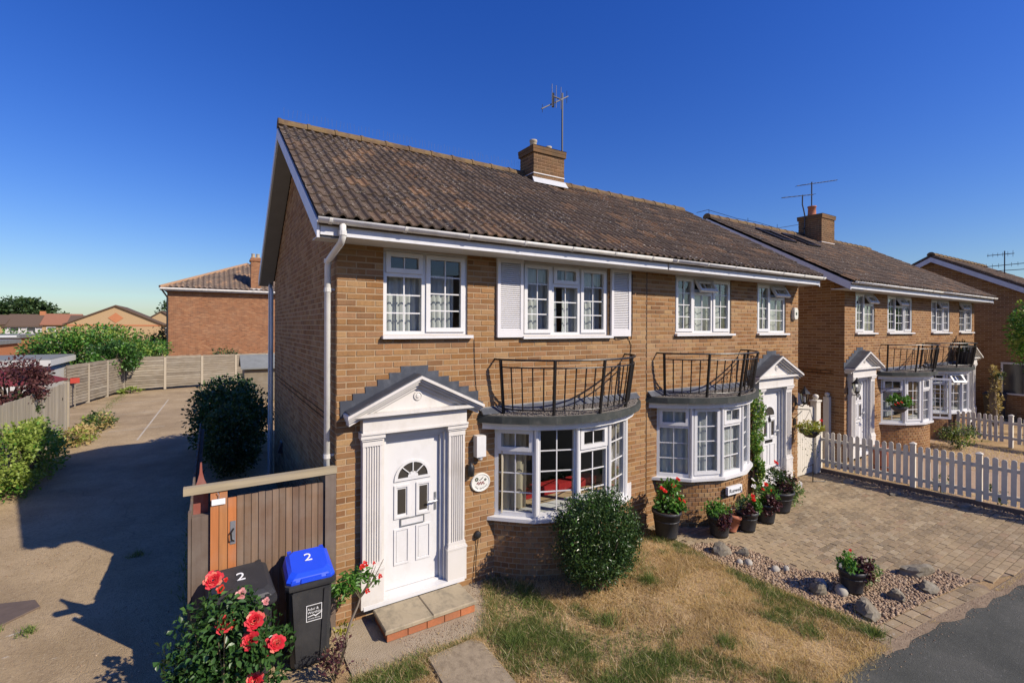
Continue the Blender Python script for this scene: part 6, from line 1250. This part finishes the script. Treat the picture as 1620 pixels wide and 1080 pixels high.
# ---------------------------------------------------------------- right side: the next house gable, its aerial, ivy post, tree
t = thing('end_house', 'house with plain brown gable wall in shade at the right edge', 'house', (25.1, 0, 0), 'brick semi-detached houses in the row'); gx, y0, y1, yr, ze, zr = 25.1, -1.9, 5.6, 1.85, 4.45, 6.45
gw = MB().prism([(y0, -.05), (y1, -.05), (y1, ze), (yr, zr), (y0, ze)], lambda p, q, v: (v, p, q), gx, gx + 8).build('gable_wall', M_mortar, t); k = (zr - ze) / (yr - y0)
lay_bricks(gw, lambda u, w, z: (gx - w, u, z), -math.pi / 2, brick_list(y0, y1, -.02, zr, [(-.95, -.25, .95, 2.2)], lambda z: (y0, y1) if z < ze else (y0 + (z - ze) / k, 2 * yr - y0 - (z - ze) / k)), M_brick_far, 0)
rf = MB().loft([[(x, y0 - .5, ze - .5 * k + .1), (x, yr, zr + .12), (x, y1 + .5, ze - .5 * k + .1), (x, y1 + .5, ze - .5 * k + .2), (x, yr, zr + .24), (x, y0 - .5, ze - .5 * k + .2)] for x in (gx - .3, gx + 8)]).build('roof', M_tile_far, t)
m = MB(); sl = math.hypot(yr - y0 + .5, zr - ze + .5 * k); a = math.atan2(k, 1); me = tile_mesh(.295, .40, 'roof_tile', M_tile_far)
for r in range(13):
    for c in range(26):
        M = Matrix.Translation((gx - .3 + c * .295, y0 - .5 + math.cos(a) * r * .335, ze - .5 * k + .21 + math.sin(a) * r * .335)) @ Matrix.Rotation(a, 4, 'X'); m.add([M @ v.co for v in me.vertices], [tuple(q.vertices) for q in me.polygons])
m.build('tile_courses', M_tile_far, rf, kind='stuff'); ridge(rf, gx - .3, gx + 7, yr, zr + .25, M_ridge, 14)
verge(t, gx - .305, gx - .28, y0 - .45, ze - .45 * k + .09, yr, zr + .11, y1 + .45, ze - .45 * k + .09, .0, .2, 'bargeboard', M_fascia)
f = grid_wall(MB(), lambda u, w, z: (gx - w, u, z), -.95, -.25, .95, 2.2, [(-.89, -.31, 1.01, 2.14)], .0, .06).build('window', M_white, t); MB().box(gx - .03, gx - .01, -.9, -.3, 1.0, 2.15).build('pane', M_winfar, f)
aerial('twin-boom aerial against the sky at the right edge', 29.6, .6, 5.4, 7.1, [((29.6, .6, 6.95), (0, 1, 0), .9, 6, 'v'), ((29.6, .6, 6.45), (.2, -1, 0.05), 2.0, 10, 'v'), ((29.6, .6, 6.2), (.1, -1, .0), 2.2, 9, 'h')])
t = thing('ivy_post', 'tall brown post wrapped in dead ivy past the farthest bow window', 'ivy post', (22.9, -.55, 0)); MB().tube([(22.9, -.55, 0), (22.85, -.5, 1.0), (22.95, -.55, 1.95)], [.12, .1, .1], 8).build('post', M_trunk, t); leaves('ivy', M_lf_straw, np.concatenate([blob((22.88, -.58, z), (.2, .2, .25), 90, 8, .4, .4) for z in np.arange(.2, 2.1, .25)]), .09, t); leaves('green_ivy', M_lf_hedge, blob((22.9, -.55, 1.85), (.3, .3, .25), 160, 8), .09, t)
t = thing('water_butt', 'dark barrel planter on the farthest balcony corner', 'planter', (21.4, -.5, 2.3)); MB().lathe([(.16, 0), (.2, .05), (.22, .4), (.23, .42), (.2, .42)], (20.55, -.30, 2.3), 12).build('tub', M_pot, t, True); leaves('foliage', M_lf_hedge, blob((20.55, -.30, 2.85), (.22, .22, .25), 260, 8), .08, t)
for k, (y, lb) in enumerate(((-.2, 'dark wheelie bin by the shaded gable window, nearer the wall corner'), (.7, 'dark wheelie bin by the shaded gable window, deeper in the gap'))): 
    t = thing('wheelie_bin', lb, 'wheelie bin', (24.5, y, 0), 'bins in the shade at the last gable'); MB().loft([[(24.5 + p * s, y + q * s, z) for p, q in ((-.28, -.28), (.28, -.28), (.28, .28), (-.28, .28))] for s, z in ((.8, .02), (1, .95))]).build('body', M_binblack, t); MB().loft([[(24.5 + p * s, y + q * s, z) for p, q in ((-.28, -.28), (.28, -.28), (.28, .28), (-.28, .28))] for s, z in ((1.06, .951), (1.05, 1.0), (.8, 1.07))]).build('lid', M_binblack, t); MB().tube([(24.78, y - .2, .98), (24.85, y - .2, .98), (24.85, y + .2, .98), (24.78, y + .2, .98)], .015, 5).build('handle', M_binblack, t)
bush('leafy green tree branches entering at the right edge before the last gable', (21.8, -1.75, 3.3), (.7, .65, 1.2), 3000, .12, [(M_lf_bright, 2), (M_lf_weed, 1)], 34, 'tree', 'small_tree', .07, None, .5, .3, 1.2)
# houses across the road behind the camera, seen only as reflections in the panes
for k in range(3): gable_house(['left', 'middle', 'right'][k] + ' house across the road facing the near houses', -10 + k * 16, 2 + k * 16, -34, -26, 4.8, 7.4, M_orangebrick, M_brownroof, 'x', [], grp='houses across the road')

# weeds and grit along the drive's edges and joints
X = np.concatenate([RNG.normal(-5.0, .10, 900), RNG.normal(-1.5, .05, 500)]); Y = np.concatenate([RNG.uniform(5.5, 26, 900), RNG.uniform(.2, 6.5, 500)]); blades('drive_edge_weeds', X, Y, .09, .006, M_green, .8)
X = RNG.uniform(-7, -1.5, 2600); Y = RNG.uniform(-2.5, 9, 2600); ok = vnoise(X, Y, .9, 41) > .5; pebbles('drive_grit', np.stack([X[ok], Y[ok], np.full(ok.sum(), -.004)], 1), .009, M_pebble)
for x, y in ((-3.0, 1.75), (-3.35, 1.9), (-2.2, 3.4)): blades('drive_weed_tuft', x + RNG.normal(size=90) * .05, y + RNG.normal(size=90) * .05, .07, .005, M_green, 1.0)
